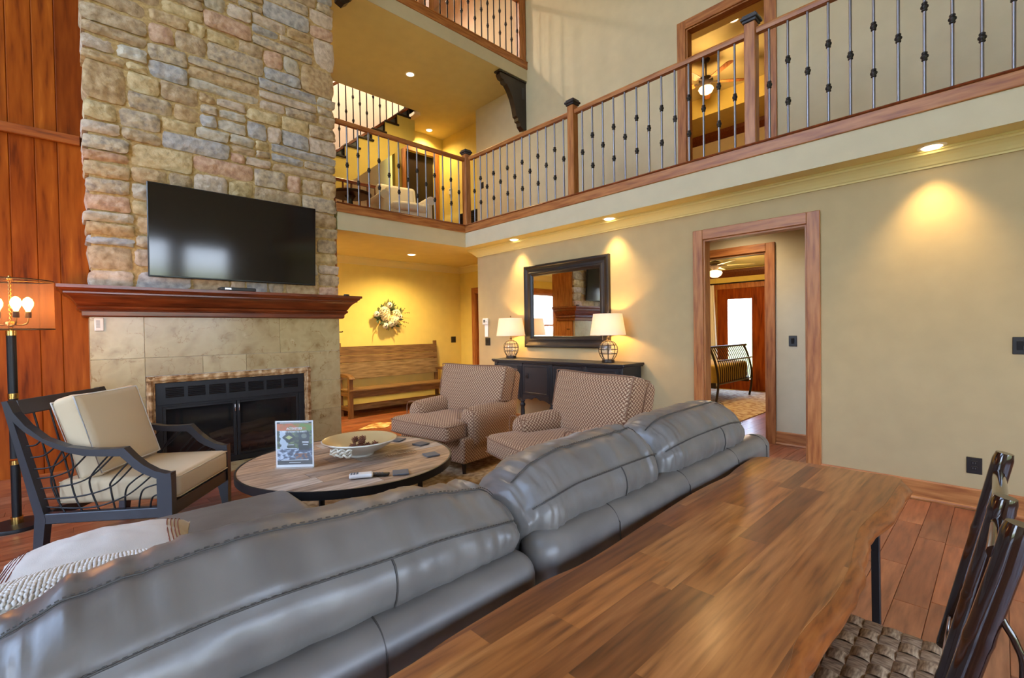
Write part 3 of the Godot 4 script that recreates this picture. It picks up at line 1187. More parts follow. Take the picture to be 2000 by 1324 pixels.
	# carved onyx frame, in lengths
	var prof := [Vector2(0.0, 0), Vector2(0.0, 0.03), Vector2(0.008, 0.034), Vector2(0.014, 0.028), Vector2(0.02, 0.04), Vector2(0.034, 0.046), Vector2(0.048, 0.036), Vector2(0.056, 0.034), Vector2(0.062, 0.026), Vector2(0.07, 0.026), Vector2(0.07, 0)]
	var run := func(a: float, b: float, vertical: bool, side: float, mi: int):
		var mb := MB.new()
		for i in prof.size() - 1:
			var p: Vector2 = prof[i]
			var q: Vector2 = prof[i + 1]
			if vertical:
				var px := side + (p.x if side > 1.0 else -p.x)
				var qx := side + (q.x if side > 1.0 else -q.x)
				mb.fq(Vector3(px, a, CHIM_Z - 0.012 + p.y), Vector3(qx, a, CHIM_Z - 0.012 + q.y), Vector3(qx, b, CHIM_Z - 0.012 + q.y), Vector3(px, b, CHIM_Z - 0.012 + p.y), side > 1.0)
			else:
				mb.quad(Vector3(a, 0.936 + q.x, CHIM_Z - 0.012 + q.y), Vector3(a, 0.936 + p.x, CHIM_Z - 0.012 + p.y), Vector3(b, 0.936 + p.x, CHIM_Z - 0.012 + p.y), Vector3(b, 0.936 + q.x, CHIM_Z - 0.012 + q.y))
		part(mb, "onyx_moulding", M["onyx_%d" % mi], f)
	var xs := [0.57, 0.9, 1.28, 1.62, 1.9, 2.168]
	for i in 5:
		run.call(xs[i], xs[i + 1], false, 0.0, i % 2)
	for s in [0.64, 2.098]:
		run.call(0.0, 0.46, true, s, 0)
		run.call(0.46, 1.005, true, s, 1)
	# mantel: crown-shaped shelf returned at both ends
	var mp := [Vector2(0, 1.60), Vector2(0.036, 1.60), Vector2(0.048, 1.612), Vector2(0.05, 1.65), Vector2(0.062, 1.655), Vector2(0.064, 1.664), Vector2(0.076, 1.668), Vector2(0.084, 1.682), Vector2(0.08, 1.696), Vector2(0.07, 1.703), Vector2(0.082, 1.712), Vector2(0.094, 1.735), Vector2(0.112, 1.762), Vector2(0.134, 1.786), Vector2(0.156, 1.802), Vector2(0.172, 1.808), Vector2(0.172, 1.822), Vector2(0.182, 1.826), Vector2(0.192, 1.836), Vector2(0.2, 1.85), Vector2(0.215, 1.854), Vector2(0.215, 1.882), Vector2(0, 1.882)]
	var mm := MB.new()
	mm.moulding([Vector3(CHIM_L, 0, -6.15), Vector3(CHIM_L, 0, CHIM_Z), Vector3(CHIM_R, 0, CHIM_Z), Vector3(CHIM_R, 0, -6.3)], mp)
	mm.bx(CHIM_L - 0.1, CHIM_R + 0.1, 1.872, 1.8825, CHIM_Z - 0.03, CHIM_Z + 0.1)
	part(mm, "mantel", M.mantel_wood, f)
	# firebox
	var fb := part(firebox_shell(), "firebox", M.black_metal, f)
	var lw := MB.new()
	lw.bx(0.645, 2.093, 0.705, 0.932, CHIM_Z - 0.03, CHIM_Z - 0.012, 0.003)
	part(lw, "louver_panel", M.black_metal, fb)
	for k in 7:
		for j in 6:
			var mb := MB.new()
			var x0 := 0.72 + k * 0.19
			mb.box(Vector3(x0 + 0.085, 0.785 + j * 0.018, CHIM_Z - 0.008), Vector3(0.155, 0.011, 0.008), 0.0, Basis(Vector3.RIGHT, 0.5))
			part(mb, "louver", M.black_metal, fb)
	for s in 2:      # glass doors
		var x0 := 0.70 if s == 0 else 1.374
		var x1 := 1.366 if s == 0 else 2.04
		var dm := MB.new()
		dm.bx(x0, x0 + 0.03, 0.07, 0.68, CHIM_Z - 0.05, CHIM_Z - 0.03, 0.003)
		dm.bx(x1 - 0.03, x1, 0.07, 0.68, CHIM_Z - 0.05, CHIM_Z - 0.03, 0.003)
		dm.bx(x0 + 0.03, x1 - 0.03, 0.655, 0.68, CHIM_Z - 0.05, CHIM_Z - 0.03, 0.003)
		dm.bx(x0 + 0.03, x1 - 0.03, 0.07, 0.095, CHIM_Z - 0.05, CHIM_Z - 0.03, 0.003)
		part(dm, "door_frame", M.black_metal, fb)
		dm = MB.new()
		dm.bx(x0 + 0.03, x1 - 0.03, 0.095, 0.655, CHIM_Z - 0.042, CHIM_Z - 0.038)
		part(dm, "door_glass", M.smoked_glass, fb)
		dm = MB.new()
		var hx := x1 - 0.016 if s == 0 else x0 + 0.016
		dm.tube([Vector3(hx, 0.57, CHIM_Z - 0.03), Vector3(hx, 0.57, CHIM_Z - 0.008), Vector3(hx, 0.64, CHIM_Z - 0.008), Vector3(hx, 0.64, CHIM_Z - 0.03)], 0.006, 6)
		part(dm, "door_handle", M.chrome, fb)
	rng.seed = 9
	for k in 6:
		var mb := MB.new()
		var a := Vector3(1.1 + rng.randf() * 0.2, 0.12 + 0.07 * (k / 2) + rng.randf() * 0.02, -6.05 - 0.07 * (k % 3))
		var b := a + Vector3(0.5 + rng.randf() * 0.15, rng.randf_range(-0.04, 0.1), rng.randf_range(-0.1, 0.1))
		var path := []
		var rr := []
		for i in 8:
			path.append(a.lerp(b, i / 7.0) + Vector3(rng.randf_range(-0.008, 0.008), rng.randf_range(-0.012, 0.012), rng.randf_range(-0.01, 0.01)))
			rr.append(0.045 + rng.randf_range(-0.008, 0.01))
		mb.tube(path, rr, 9)
		part(mb, "log", M.log_bark, fb)
	var gm := MB.new()
	for k in 9:
		gm.tube([Vector3(1.0 + k * 0.085, 0.1, -6.2), Vector3(1.0 + k * 0.085, 0.1, -5.99), Vector3(1.0 + k * 0.085, 0.16, -5.96)], 0.008, 5)
	gm.tube([Vector3(0.95, 0.09, -6.15), Vector3(1.75, 0.09, -6.15)], 0.01, 5)
	part(gm, "grate", M.black_metal, fb)
	# small white detector on the marble
	var db := MB.new()
	db.bx(0.2, 0.268, 1.465, 1.59, CHIM_Z + 0.0005, CHIM_Z + 0.03, 0.006)
	var o := Node3D.new()
	o.name = numbered("carbon_monoxide_detector")
	add_child(o)
	tag(o, "small white wall detector on the marble under the mantel's left end", "detector")
	part(db, "housing", M.plate_white, o)
	db = MB.new()
	for k in 6:
		db.bx(0.212, 0.24, 1.5 + k * 0.012, 1.505 + k * 0.012, CHIM_Z + 0.03, CHIM_Z + 0.0312)
	part(db, "vent_slots", M.display_grey, o)


func firebox_shell() -> MB:
	var mb := MB.new()
	mb.bx(0.62, 0.70, 0.0, 0.94, CHIM_Z - 0.06, CHIM_Z - 0.02, 0.003)
	mb.bx(2.04, 2.118, 0.0, 0.94, CHIM_Z - 0.06, CHIM_Z - 0.02, 0.003)
	mb.bx(0.70, 2.04, 0.68, 0.94, CHIM_Z - 0.06, CHIM_Z - 0.032)
	mb.bx(0.70, 2.04, 0.012, 0.07, CHIM_Z - 0.06, CHIM_Z - 0.02, 0.003)
	mb.bx(0.62, 0.64, 0.0, 0.94, -6.39, CHIM_Z - 0.06)
	mb.bx(2.1, 2.12, 0.0, 0.94, -6.39, CHIM_Z - 0.06)
	mb.bx(0.64, 2.1, 0.0, 0.03, -6.39, CHIM_Z - 0.06)
	mb.bx(0.64, 2.1, 0.9, 0.94, -6.39, CHIM_Z - 0.06)
	mb.bx(0.64, 2.1, 0.03, 0.9, -6.39, -6.37)
	return mb


func build_tv() -> void:
	var t := thing("television", "large flat black television mounted on the stone above the mantel", "television", Vector3(1.422, 2.47, -5.79))
	t.rotation.x = 0.06
	var mb := MB.new()
	mb.bx(-0.815, 0.815, -0.47, 0.46, -0.03, 0.0, 0.006)
	part(mb, "casing", M.tv_bezel, t)
	mb = MB.new()
	mb.bx(-0.804, 0.804, -0.452, 0.45, 0.0, 0.003, 0.0)
	part(mb, "screen", M.screen, t)
	mb = MB.new()
	mb.bx(-0.25, 0.25, -0.2, 0.2, -0.11, -0.03, 0.004)
	part(mb, "wall_mount", M.black_metal, t)
	mb = MB.new()
	mb.bx(-0.17, 0.17, 0.0, 0.035, -0.07, 0.07, 0.006)
	var b := thing("cable_box", "small black set-top box on the mantel below the television", "electronics", Vector3(1.36, 1.883, -5.73))
	part(mb, "case", M.tv_bezel, b)
	mb = MB.new()
	mb.bx(-0.13, -0.07, 0.01, 0.028, 0.07, 0.0712)
	part(mb, "front_plate", M.chrome, b)
	mb = MB.new()
	mb.lathe([Vector2(0, 0), Vector2(0.035, 0), Vector2(0.035, 0), Vector2(0.035, 0.018), Vector2(0.028, 0.024), Vector2(0, 0.024)], 14)
	single(mb, "dark_puck", "small round dark object on the right end of the mantel", "ornament", M.black_metal, "", Vector3(2.6, 1.883, -5.76))
	mb = MB.new()
	mb.tube([Vector3(CHIM_R + 0.01, 1.43, -6.0), Vector3(CHIM_R + 0.09, 1.43, -6.0), Vector3(CHIM_R + 0.095, 1.44, -6.0)], 0.007, 7)
	single(mb, "metal_hook", "short dark metal hook on the chimney's right side below the mantel", "hook", M.bronze)


var baluster_cache := {}


func baluster_meshes(h: float, twin: bool, r := 0.0108) -> Array:
	var key := "%d_%s" % [roundi(h * 1000), twin]
	if not baluster_cache.has(key):
		var rod := MB.new()
		rod.tube([Vector3(0, 0, 0), Vector3(0, h, 0)], r, 8, false)
		var kn := MB.new()
		var prof := [Vector2(r, -0.034), Vector2(r * 1.7, -0.03), Vector2(r * 1.7, -0.022), Vector2(r * 1.4, -0.018), Vector2(r * 2.25, -0.006), Vector2(r * 2.25, 0.006), Vector2(r * 1.4, 0.018), Vector2(r * 1.7, 0.022), Vector2(r * 1.7, 0.03), Vector2(r, 0.034)]
		kn.lathe(prof, 8)
		baluster_cache[key] = [rod.mesh(), kn.mesh()]
	return baluster_cache[key]


func add_baluster(t: Node3D, at: Vector3, h: float, twin: bool, mt := "iron", km := "iron_dark") -> void:
	var ms := baluster_meshes(h, twin)
	var b := inst(ms[0], "baluster", M[mt], t)
	b.position = at
	for f in ([0.3, 0.66] if twin else [0.5]):
		inst(ms[1], "knuckle", M[km], b).position = Vector3(0, h * f, 0)


func add_newel(t: Node3D, at: Vector3, h: float, w := 0.1, turn := 0.0) -> void:
	var mb := MB.new()
	mb.box(Vector3(0, h / 2, 0), Vector3(w, h, w), 0.006)
	var p := part(mb, "newel_post", M.alder_y, t)
	p.position = at
	p.rotation.y = turn
	mb = MB.new()
	mb.box(Vector3(0, h + 0.012, 0), Vector3(w + 0.022, 0.024, w + 0.022), 0.004)
	mb.box(Vector3(0, h + 0.036, 0), Vector3(w + 0.05, 0.026, w + 0.05), 0.005)
	mb.box(Vector3(0, h + 0.06, 0), Vector3(w + 0.026, 0.024, w + 0.026), 0.006)
	part(mb, "cap", M.black_wood, p)


func handrail(t: Node3D, a: Vector3, b: Vector3, m: String) -> void:
	var prof := [Vector2(-0.026, -0.056), Vector2(0.026, -0.056), Vector2(0.03, -0.03), Vector2(0.034, -0.018), Vector2(0.03, -0.006), Vector2(0.015, 0.0), Vector2(-0.015, 0.0), Vector2(-0.03, -0.006), Vector2(-0.034, -0.018), Vector2(-0.03, -0.03), Vector2(-0.026, -0.056)]
	var mb := MB.new()
	mb.moulding([a, b], prof)
	part(mb, "handrail", M[m], t)


func build_railings() -> void:
	var base := 3.101
	var top := 4.175
	# along the side wall
	var r1 := thing("balcony_railing", "long balcony railing above the side wall, iron balusters between square wooden newels", "railing")
	var posts := [-5.87, -3.75, -1.62, 0.51, 2.64]
	for i in posts.size():
		if i > 0:
			add_newel(r1, Vector3(EDGE_X + 0.05, base, posts[i]), 1.13)
	for i in posts.size() - 1:
		handrail(r1, Vector3(EDGE_X + 0.05, top, posts[i] + 0.05), Vector3(EDGE_X + 0.05, top, posts[i + 1] - 0.05), "alder_z")
		var step: float = (posts[i + 1] - posts[i]) / 14.0
		for k in 13:
			add_baluster(r1, Vector3(EDGE_X + 0.05, base, posts[i] + step * (k + 1)), 1.02, k % 2 == 1)
	# across the back
	var r2 := thing("balcony_railing", "short balcony railing above the back hall, between the stone chimney and the corner newel", "railing")
	add_newel(r2, Vector3(EDGE_X + 0.05, base, EDGE_Z - 0.02), 1.13, 0.1)
	handrail(r2, Vector3(CHIM_R + 0.02, top, EDGE_Z - 0.02), Vector3(EDGE_X, top, EDGE_Z - 0.02), "alder_x")
	for k in 13:
		add_baluster(r2, Vector3(EDGE_X + 0.05 - 0.152 * (k + 1), base, EDGE_Z - 0.02), 1.02, k % 2 == 1)
	# loft above
	var r3 := thing("loft_railing", "top floor loft railing with dark iron balusters high above the landing", "railing")
	var mb := MB.new()
	mb.box(Vector3(6.02, 6.9, EDGE_Z - 0.06), Vector3(0.13, 1.37, 0.13), 0.006)
	part(mb, "newel_post", M.alder_y, r3)
	mb = MB.new()
	mb.box(Vector3(4.08, 6.85, EDGE_Z - 0.05), Vector3(0.09, 1.27, 0.09), 0.006)
	part(mb, "newel_post", M.alder_y, r3)
	handrail(r3, Vector3(CHIM_R + 0.02, 7.3, EDGE_Z - 0.05), Vector3(6.0, 7.3, EDGE_Z - 0.05), "alder_x")
	for k in 24:
		var x := 5.92 - 0.138 * k
		if x > 2.6 and absf(x - 4.08) > 0.05:
			add_baluster(r3, Vector3(x, 6.215, EDGE_Z - 0.05), 1.03, k % 2 == 1, "iron_dark", "iron_dark")
	# low wooden rail behind the landing chair
	var r4 := thing("landing_railing", "reddish wooden railing behind the round table on the upper landing", "railing")
	handrail(r4, Vector3(2.6, 4.15, -8.05), Vector3(4.3, 4.15, -8.05), "mantel_wood")
	for k in 11:
		mb = MB.new()
		mb.box(Vector3(2.68 + k * 0.155, 3.6, -8.05), Vector3(0.028, 1.0, 0.028), 0.003)
		part(mb, "baluster", M.alder_dark, r4)
	mb = MB.new()
	mb.bx(2.6, 4.3, 3.09, 3.13, -8.08, -8.02, 0.003)
	part(mb, "bottom_rail", M.mantel_wood, r4)
	mb = MB.new()
	mb.box(Vector3(4.34, 3.62, -8.05), Vector3(0.09, 1.1, 0.09), 0.004)
	part(mb, "newel_post", M.alder_dark, r4)


func build_stairs() -> void:
	# flight from the landing to the loft, rising to the right
	var s := thing("staircase", "upper flight of stairs with dark treads rising to the loft behind the landing", "stairs")
	var rise := 0.2217
	var run := 0.269
	var z0 := -9.22
	var z1 := -8.2
	var n := 14
	for k in n:
		var x := 5.076 - run * k
		var y := 5.725 - rise * k
		if y < FLOOR2 + 0.05:
			break
		var mb := MB.new()
		mb.bx(x - run - 0.01, x + 0.03, y - 0.035, y, z0, z1 + 0.03, 0.006)
		part(mb, "tread", M.espresso, s)
		mb = MB.new()
		mb.bx(x - 0.02, x, y, y + rise - 0.035, z0, z1 + 0.005, 0.002)
		part(mb, "riser", M.espresso, s)
	# painted string below the steps
	var poly := PackedVector2Array([Vector2(5.1, 5.69)])
	for k in n:
		var y := 5.69 - rise * k
		if y < FLOOR2 + 0.1:
			break
		poly.append(Vector2(5.076 - run * k - run, y))
		poly.append(Vector2(5.076 - run * k - run, y - rise))
	var x_end: float = poly[poly.size() - 1].x
	poly.append(Vector2(x_end, FLOOR2 + 0.001))
	poly.append(Vector2(x_end + 0.62, FLOOR2 + 0.001))
	poly.append(Vector2(5.2, 5.3))
	poly.append(Vector2(5.2, 5.69))
	var mb2 := MB.new()
	mb2.prism(poly, z1 - 0.1, z1)
	part(mb2, "string", M.lamplit_paint, s)
	mb2 = MB.new()
	mb2.xf = Transform3D(Basis(), Vector3(0, 0, 0))
	mb2.prism(poly, z0, z0 + 0.05)
	part(mb2, "string", M.lamplit_paint, s)
	# slanting bottom rail of the balustrade and the dark triangles under it
	var a := Vector3(5.12, 5.98, z1 - 0.04)
	var d := Vector3(-run, -rise, 0)
	var rm := MB.new()
	var b := a + d * 10.5
	var dir := (b - a).normalized()
	rm.box((a + b) / 2 + Vector3(0, -0.035, 0), Vector3(a.distance_to(b), 0.045, 0.07), 0.004, Basis(Vector3.BACK, atan2(rise, run)))
	part(rm, "bottom_rail", M.mantel_wood, s)
	for k in 10:
		var x := 5.076 - run * k
		var y := 5.725 - rise * k
		var tm := MB.new()
		tm.prism(PackedVector2Array([Vector2(x - run + 0.01, y + 0.001), Vector2(x - 0.021, y + 0.001), Vector2(x - 0.021, y + rise - 0.04)]), z1 - 0.06, z1 - 0.045)
		part(tm, "spandrel", M.slate, s)
	for k in 20:
		var x := 5.0 - 0.135 * k
		var y := 5.98 - (5.12 - x) * rise / run
		if y < 4.2:
			break
		add_baluster(s, Vector3(x, y - 0.03, z1 - 0.04), 1.2, k % 2 == 0, "iron_dark", "iron_dark")
	rm = MB.new()
	rm.box((a + b) / 2 + Vector3(0, 1.17, 0), Vector3(a.distance_to(b), 0.05, 0.06), 0.01, Basis(Vector3.BACK, atan2(rise, run)))
	part(rm, "handrail", M.alder_x, s)


# carved bracket in the plane of the loft edge; s = +1 leans on a wall at its right
func corbel(at: Vector3, s: float, label: String) -> void:
	var t := thing("corbel_bracket", label, "bracket", at, 0.0, "dark brackets under the loft")
	var poly := PackedVector2Array([Vector2(0, 0), Vector2(-0.62, 0), Vector2(-0.64, -0.04), Vector2(-0.6, -0.1), Vector2(-0.54, -0.11), Vector2(-0.53, -0.15), Vector2(-0.47, -0.16), Vector2(-0.4, -0.24), Vector2(-0.33, -0.36), Vector2(-0.28, -0.5), Vector2(-0.25, -0.64), Vector2(-0.21, -0.66), Vector2(-0.21, -0.71), Vector2(-0.16, -0.73), Vector2(-0.15, -0.79), Vector2(-0.08, -0.85), Vector2(0, -0.82)])
	if s < 0:
		for i in poly.size():
			poly[i].x = -poly[i].x
	var mb := MB.new()
	mb.prism(poly, -0.05, 0.05)
	part(mb, "brace", M.espresso, t)
	mb = MB.new()
	mb.bx(-0.66 if s > 0 else 0.0, 0.0 if s > 0 else 0.66, 0.001, 0.03, -0.07, 0.07, 0.004)
	part(mb, "top_plate", M.espresso, t)
	mb = MB.new()
	mb.bx(-0.12 if s > 0 else 0.04, -0.04 if s > 0 else 0.12, -0.3, -0.1, 0.05, 0.056, 0.002)
	part(mb, "panel", M.black_wood, t)


func recessed(at: Vector3, label: String, energy: float, angle := 55.0, tone := Color(1.0, 0.85, 0.58), group := "recessed ceiling lights") -> void:
	var t := thing("recessed_light", label, "ceiling light", at, 0.0, group)
	var mb := MB.new()
	mb.lathe([Vector2(0.062, 0.0), Vector2(0.064, -0.006), Vector2(0.085, -0.005), Vector2(0.088, 0.0)], 24)
	part(mb, "trim_ring", M.white_paint, t)
	mb = MB.new()
	mb.lathe([Vector2(0.063, -0.004), Vector2(0.05, -0.012), Vector2(0.025, -0.016), Vector2(0.0, -0.017)], 20)
	part(mb, "lamp", M.can_glow, t)
	var l := SpotLight3D.new()
	l.name = "lamp_beam"
	l.light_color = tone
	l.light_energy = energy
	l.light_size = 0.06
	l.spot_angle = angle
	l.spot_angle_attenuation = 0.9
	l.spot_range = 14.0
	l.spot_attenuation = 2.0
	l.shadow_enabled = true
	t.add_child(l)
	l.position = Vector3(0, -0.03, 0)
	l.rotation.x = -PI / 2


func build_downlights() -> void:
	recessed(Vector3(4.80, CEIL1, -4.95), "recessed soffit light above the mirror's left edge", 1.3, 44.0)
	recessed(Vector3(4.80, CEIL1, -3.29), "recessed soffit light above the mirror's right edge", 1.3, 44.0)
	recessed(Vector3(4.78, CEIL1, -0.37), "recessed soffit light right of the doorway with a bright wall scallop", 1.2, 44.0)
	recessed(Vector3(4.33, CEIL1, -7.0), "recessed light in the back hall ceiling above the bench", 4.0, 78.0)
	recessed(Vector3(2.2, CEIL1, -7.0), "recessed light in the back hall ceiling hidden behind the chimney", 4.0, 78.0)
	recessed(Vector3(5.6, CEIL1, -2.2), "recessed light in the inner hall ceiling behind the doorway", 1.0, 78.0, Color(1.0, 0.92, 0.8))
	recessed(Vector3(4.2, 8.6, -7.9), "added recessed light in the loft ceiling above the railing, out of view", 8.0, 80.0, Color(1.0, 0.92, 0.84))  # unseen lamp, added to brighten the loft's back wall
	recessed(Vector3(3.2, 8.6, -8.6), "added recessed light above the stairwell, out of view", 7.5, 80.0, Color(1.0, 0.92, 0.84))  # likewise added and unseen, lifts the pale wall behind the stairs
	recessed(Vector3(4.42, CEIL2, -7.08), "bright recessed light in the landing ceiling nearer the loft railing", 2.4, 78.0)
	recessed(Vector3(5.92, CEIL2, -8.75), "bright recessed light in the landing ceiling above the far door", 1.8, 78.0)
	corbel(Vector3(UP_X - 0.001, CEIL2 - 0.032, EDGE_Z - 0.075), 1.0, "dark carved bracket against the upper right wall under the loft")
	corbel(Vector3(CHIM_R + 0.014, 6.42, EDGE_Z + 0.1), -1.0, "dark carved bracket against the stone chimney at the photo's top edge")


func v3(a: Array, z: float) -> Array:
	var o := []
	for p in a:
		o.append(Vector3(p[0], p[1], z))
	return o


# black framed lounge chair; forward +x, its right side +z, origin at the front right foot line
func build_lounge_chair() -> void:
	var th := deg_to_rad(36.4)
	var W := 0.779
	# origin: left front leg
	var t := thing("lounge_chair", "black wooden lounge chair with open wire sides and cream cushions by the fireplace", "armchair", Vector3(0.964, 0, -4.451), -th)
	var top := [[-0.98, 1.005], [-0.945, 1.01], [-0.912, 0.932], [-0.848, 0.847], [-0.75, 0.76], [-0.617, 0.701], [-0.481, 0.678], [-0.377, 0.675], [-0.278, 0.679], [-0.219, 0.611], [-0.161, 0.558], [-0.096, 0.518], [-0.03, 0.497], [0.0, 0.5]]
	var low := [[0.0, 0.46], [-0.03, 0.457], [-0.09, 0.468], [-0.175, 0.508], [-0.221, 0.54], [-0.265, 0.589], [-0.303, 0.626], [-0.413, 0.63], [-0.523, 0.64], [-0.618, 0.667], [-0.705, 0.705], [-0.791, 0.762], [-0.856, 0.81], [-0.908, 0.866], [-0.95, 0.92]]
	for side in 2:
		var z0 := -0.03 if side == 0 else W - 0.03
		var z1 := z0 + 0.06
		var zm := (z0 + z1) / 2
		var poly := PackedVector2Array()
		for p in top + low:
			poly.append(Vector2(p[0], p[1]))
		var mb := MB.new()
		mb.prism(poly, z0, z1)
		part(mb, "arm", M.black_wood, t)
		mb = MB.new()
		mb.prism(PackedVector2Array([Vector2(-0.98, 1.005), Vector2(-0.812, 0.26), Vector2(-0.83, 0.0), Vector2(-0.778, 0.0), Vector2(-0.75, 0.24), Vector2(-0.914, 0.866)]), z0 + 0.002, z1 - 0.002)
		part(mb, "leg", M.black_wood, t)
		mb = MB.new()
		mb.prism(PackedVector2Array([Vector2(-0.088, 0.465), Vector2(-0.088, 0.21), Vector2(-0.046, 0.0), Vector2(-0.002, 0.0), Vector2(0.002, 0.21), Vector2(0.002, 0.48), Vector2(-0.03, 0.475)]), z0 + 0.002, z1 - 0.002)
		part(mb, "leg", M.black_wood, t)
		mb = MB.new()
		mb.bx(-0.79, -0.06, 0.206, 0.272, z0 + 0.004, z1 - 0.004, 0.004)
		part(mb, "side_rail", M.black_wood, t)
		var wires := [
			[[-0.866, 0.713], [-0.812, 0.718], [-0.77, 0.765]], [[-0.844, 0.637], [-0.767, 0.648], [-0.695, 0.705]],
			[[-0.827, 0.561], [-0.742, 0.567], [-0.674, 0.598], [-0.605, 0.672]], [[-0.812, 0.499], [-0.71, 0.509], [-0.608, 0.549], [-0.515, 0.644]],
			[[-0.793, 0.432], [-0.61, 0.45], [-0.486, 0.504], [-0.35, 0.636]], [[-0.775, 0.365], [-0.599, 0.366], [-0.447, 0.395], [-0.349, 0.443], [-0.238, 0.56]],
			[[-0.763, 0.312], [-0.601, 0.294], [-0.45, 0.299], [-0.311, 0.347], [-0.231, 0.396], [-0.125, 0.488]],
			[[-0.65, 0.69], [-0.708, 0.584], [-0.731, 0.487], [-0.707, 0.38], [-0.655, 0.268]], [[-0.615, 0.67], [-0.6, 0.564], [-0.613, 0.473], [-0.592, 0.366], [-0.553, 0.268]],
			[[-0.385, 0.634], [-0.492, 0.505], [-0.502, 0.421], [-0.452, 0.268]], [[-0.26, 0.59], [-0.373, 0.46], [-0.381, 0.406], [-0.358, 0.268]],
			[[-0.165, 0.508], [-0.242, 0.454], [-0.29, 0.395], [-0.298, 0.268]], [[-0.085, 0.426], [-0.172, 0.4], [-0.202, 0.355], [-0.215, 0.268]], [[-0.083, 0.357], [-0.13, 0.336], [-0.146, 0.268]]]
		for w in wires:
			mb = MB.new()
			mb.tube(smooth_path(v3(w, zm), 5), 0.0055, 6)
			part(mb, "wire", M.black_metal, t)
	var mb2 := MB.new()
	mb2.bx(-0.072, -0.008, 0.2, 0.29, 0.03, W - 0.03, 0.004)
	part(mb2, "front_rail", M.black_wood, t)
	mb2 = MB.new()
	mb2.box(Vector3(-0.945, 0.955, W / 2), Vector3(0.035, 0.1, W - 0.06), 0.004, Basis(Vector3.BACK, 0.22))
	part(mb2, "top_rail", M.black_wood, t)
	mb2 = MB.new()
	mb2.bx(-0.79, -0.75, 0.206, 0.28, 0.03, W - 0.03, 0.004)
	part(mb2, "back_rail", M.black_wood, t)
	for k in 5:
		mb2 = MB.new()
		var z := W * (k + 1) / 6.0
		mb2.tube([Vector3(-0.925, 0.92, z), Vector3(-0.775, 0.27, z)], 0.006, 6)
		part(mb2, "back_rod", M.black_metal, t)
	# cushions
	mb2 = MB.new()
	var puff := func(p: Vector3, u: Vector3) -> Vector3:
		var k := (1 - u.x * u.x) * (1 - u.z * u.z)
		p.y += signf(u.y) * 0.012 * k
		return p
	mb2.rbox(Vector3(-0.36, 0.385, W / 2), Vector3(0.74, 0.16, W - 0.075), 0.035, 8, puff)
	var seat := part(mb2, "seat_cushion", M.cream_cloth, t)
	mb2 = MB.new()
	for yy in [0.318, 0.452]:
		var loop := []
		for a in [[0.008, 0.05], [0.008, W - 0.05], [-0.72, W - 0.05], [-0.72, 0.05]]:
			loop.append(Vector3(a[0], yy, a[1]))
		loop.append(loop[0])
		mb2.tube(loop, 0.005, 5)
	part(mb2, "piping", M.cream_cloth, seat)
	mb2 = MB.new()
	var H := 0.56
	var bulge := func(p: Vector3, u: Vector3) -> Vector3:
		var k := (1 - u.y * u.y) * (1 - u.z * u.z)
		p.x += signf(u.x) * 0.035 * k
		p.z *= 1.0 - 0.05 * (1 - u.y * u.y)
		p.y += 0.012 * u.z * u.z * signf(u.y)
		return p
	mb2.xf = Transform3D(Basis(Vector3.BACK, 0.3), Vector3(-0.63, 0.735, W / 2))
	mb2.rbox(Vector3.ZERO, Vector3(0.17, H, W - 0.13), 0.05, 8, bulge)
	var bk := part(mb2, "back_cushion", M.cream_cloth, t)
	mb2 = MB.new()
	mb2.xf = Transform3D(Basis(Vector3.BACK, 0.3), Vector3(-0.63, 0.735, W / 2))
	for sx in [-0.07, 0.07]:
		var loop := []
		var hw := (W - 0.13) / 2 - 0.012
		for a in [[-H / 2 + 0.01, -hw], [H / 2 - 0.008, -hw], [H / 2 - 0.008, hw], [-H / 2 + 0.01, hw]]:
			loop.append(Vector3(sx, a[0], a[1]))
		loop.append(loop[0])
		mb2.tube(loop, 0.006, 5)
	part(mb2, "piping", M.ivory_cloth, bk)


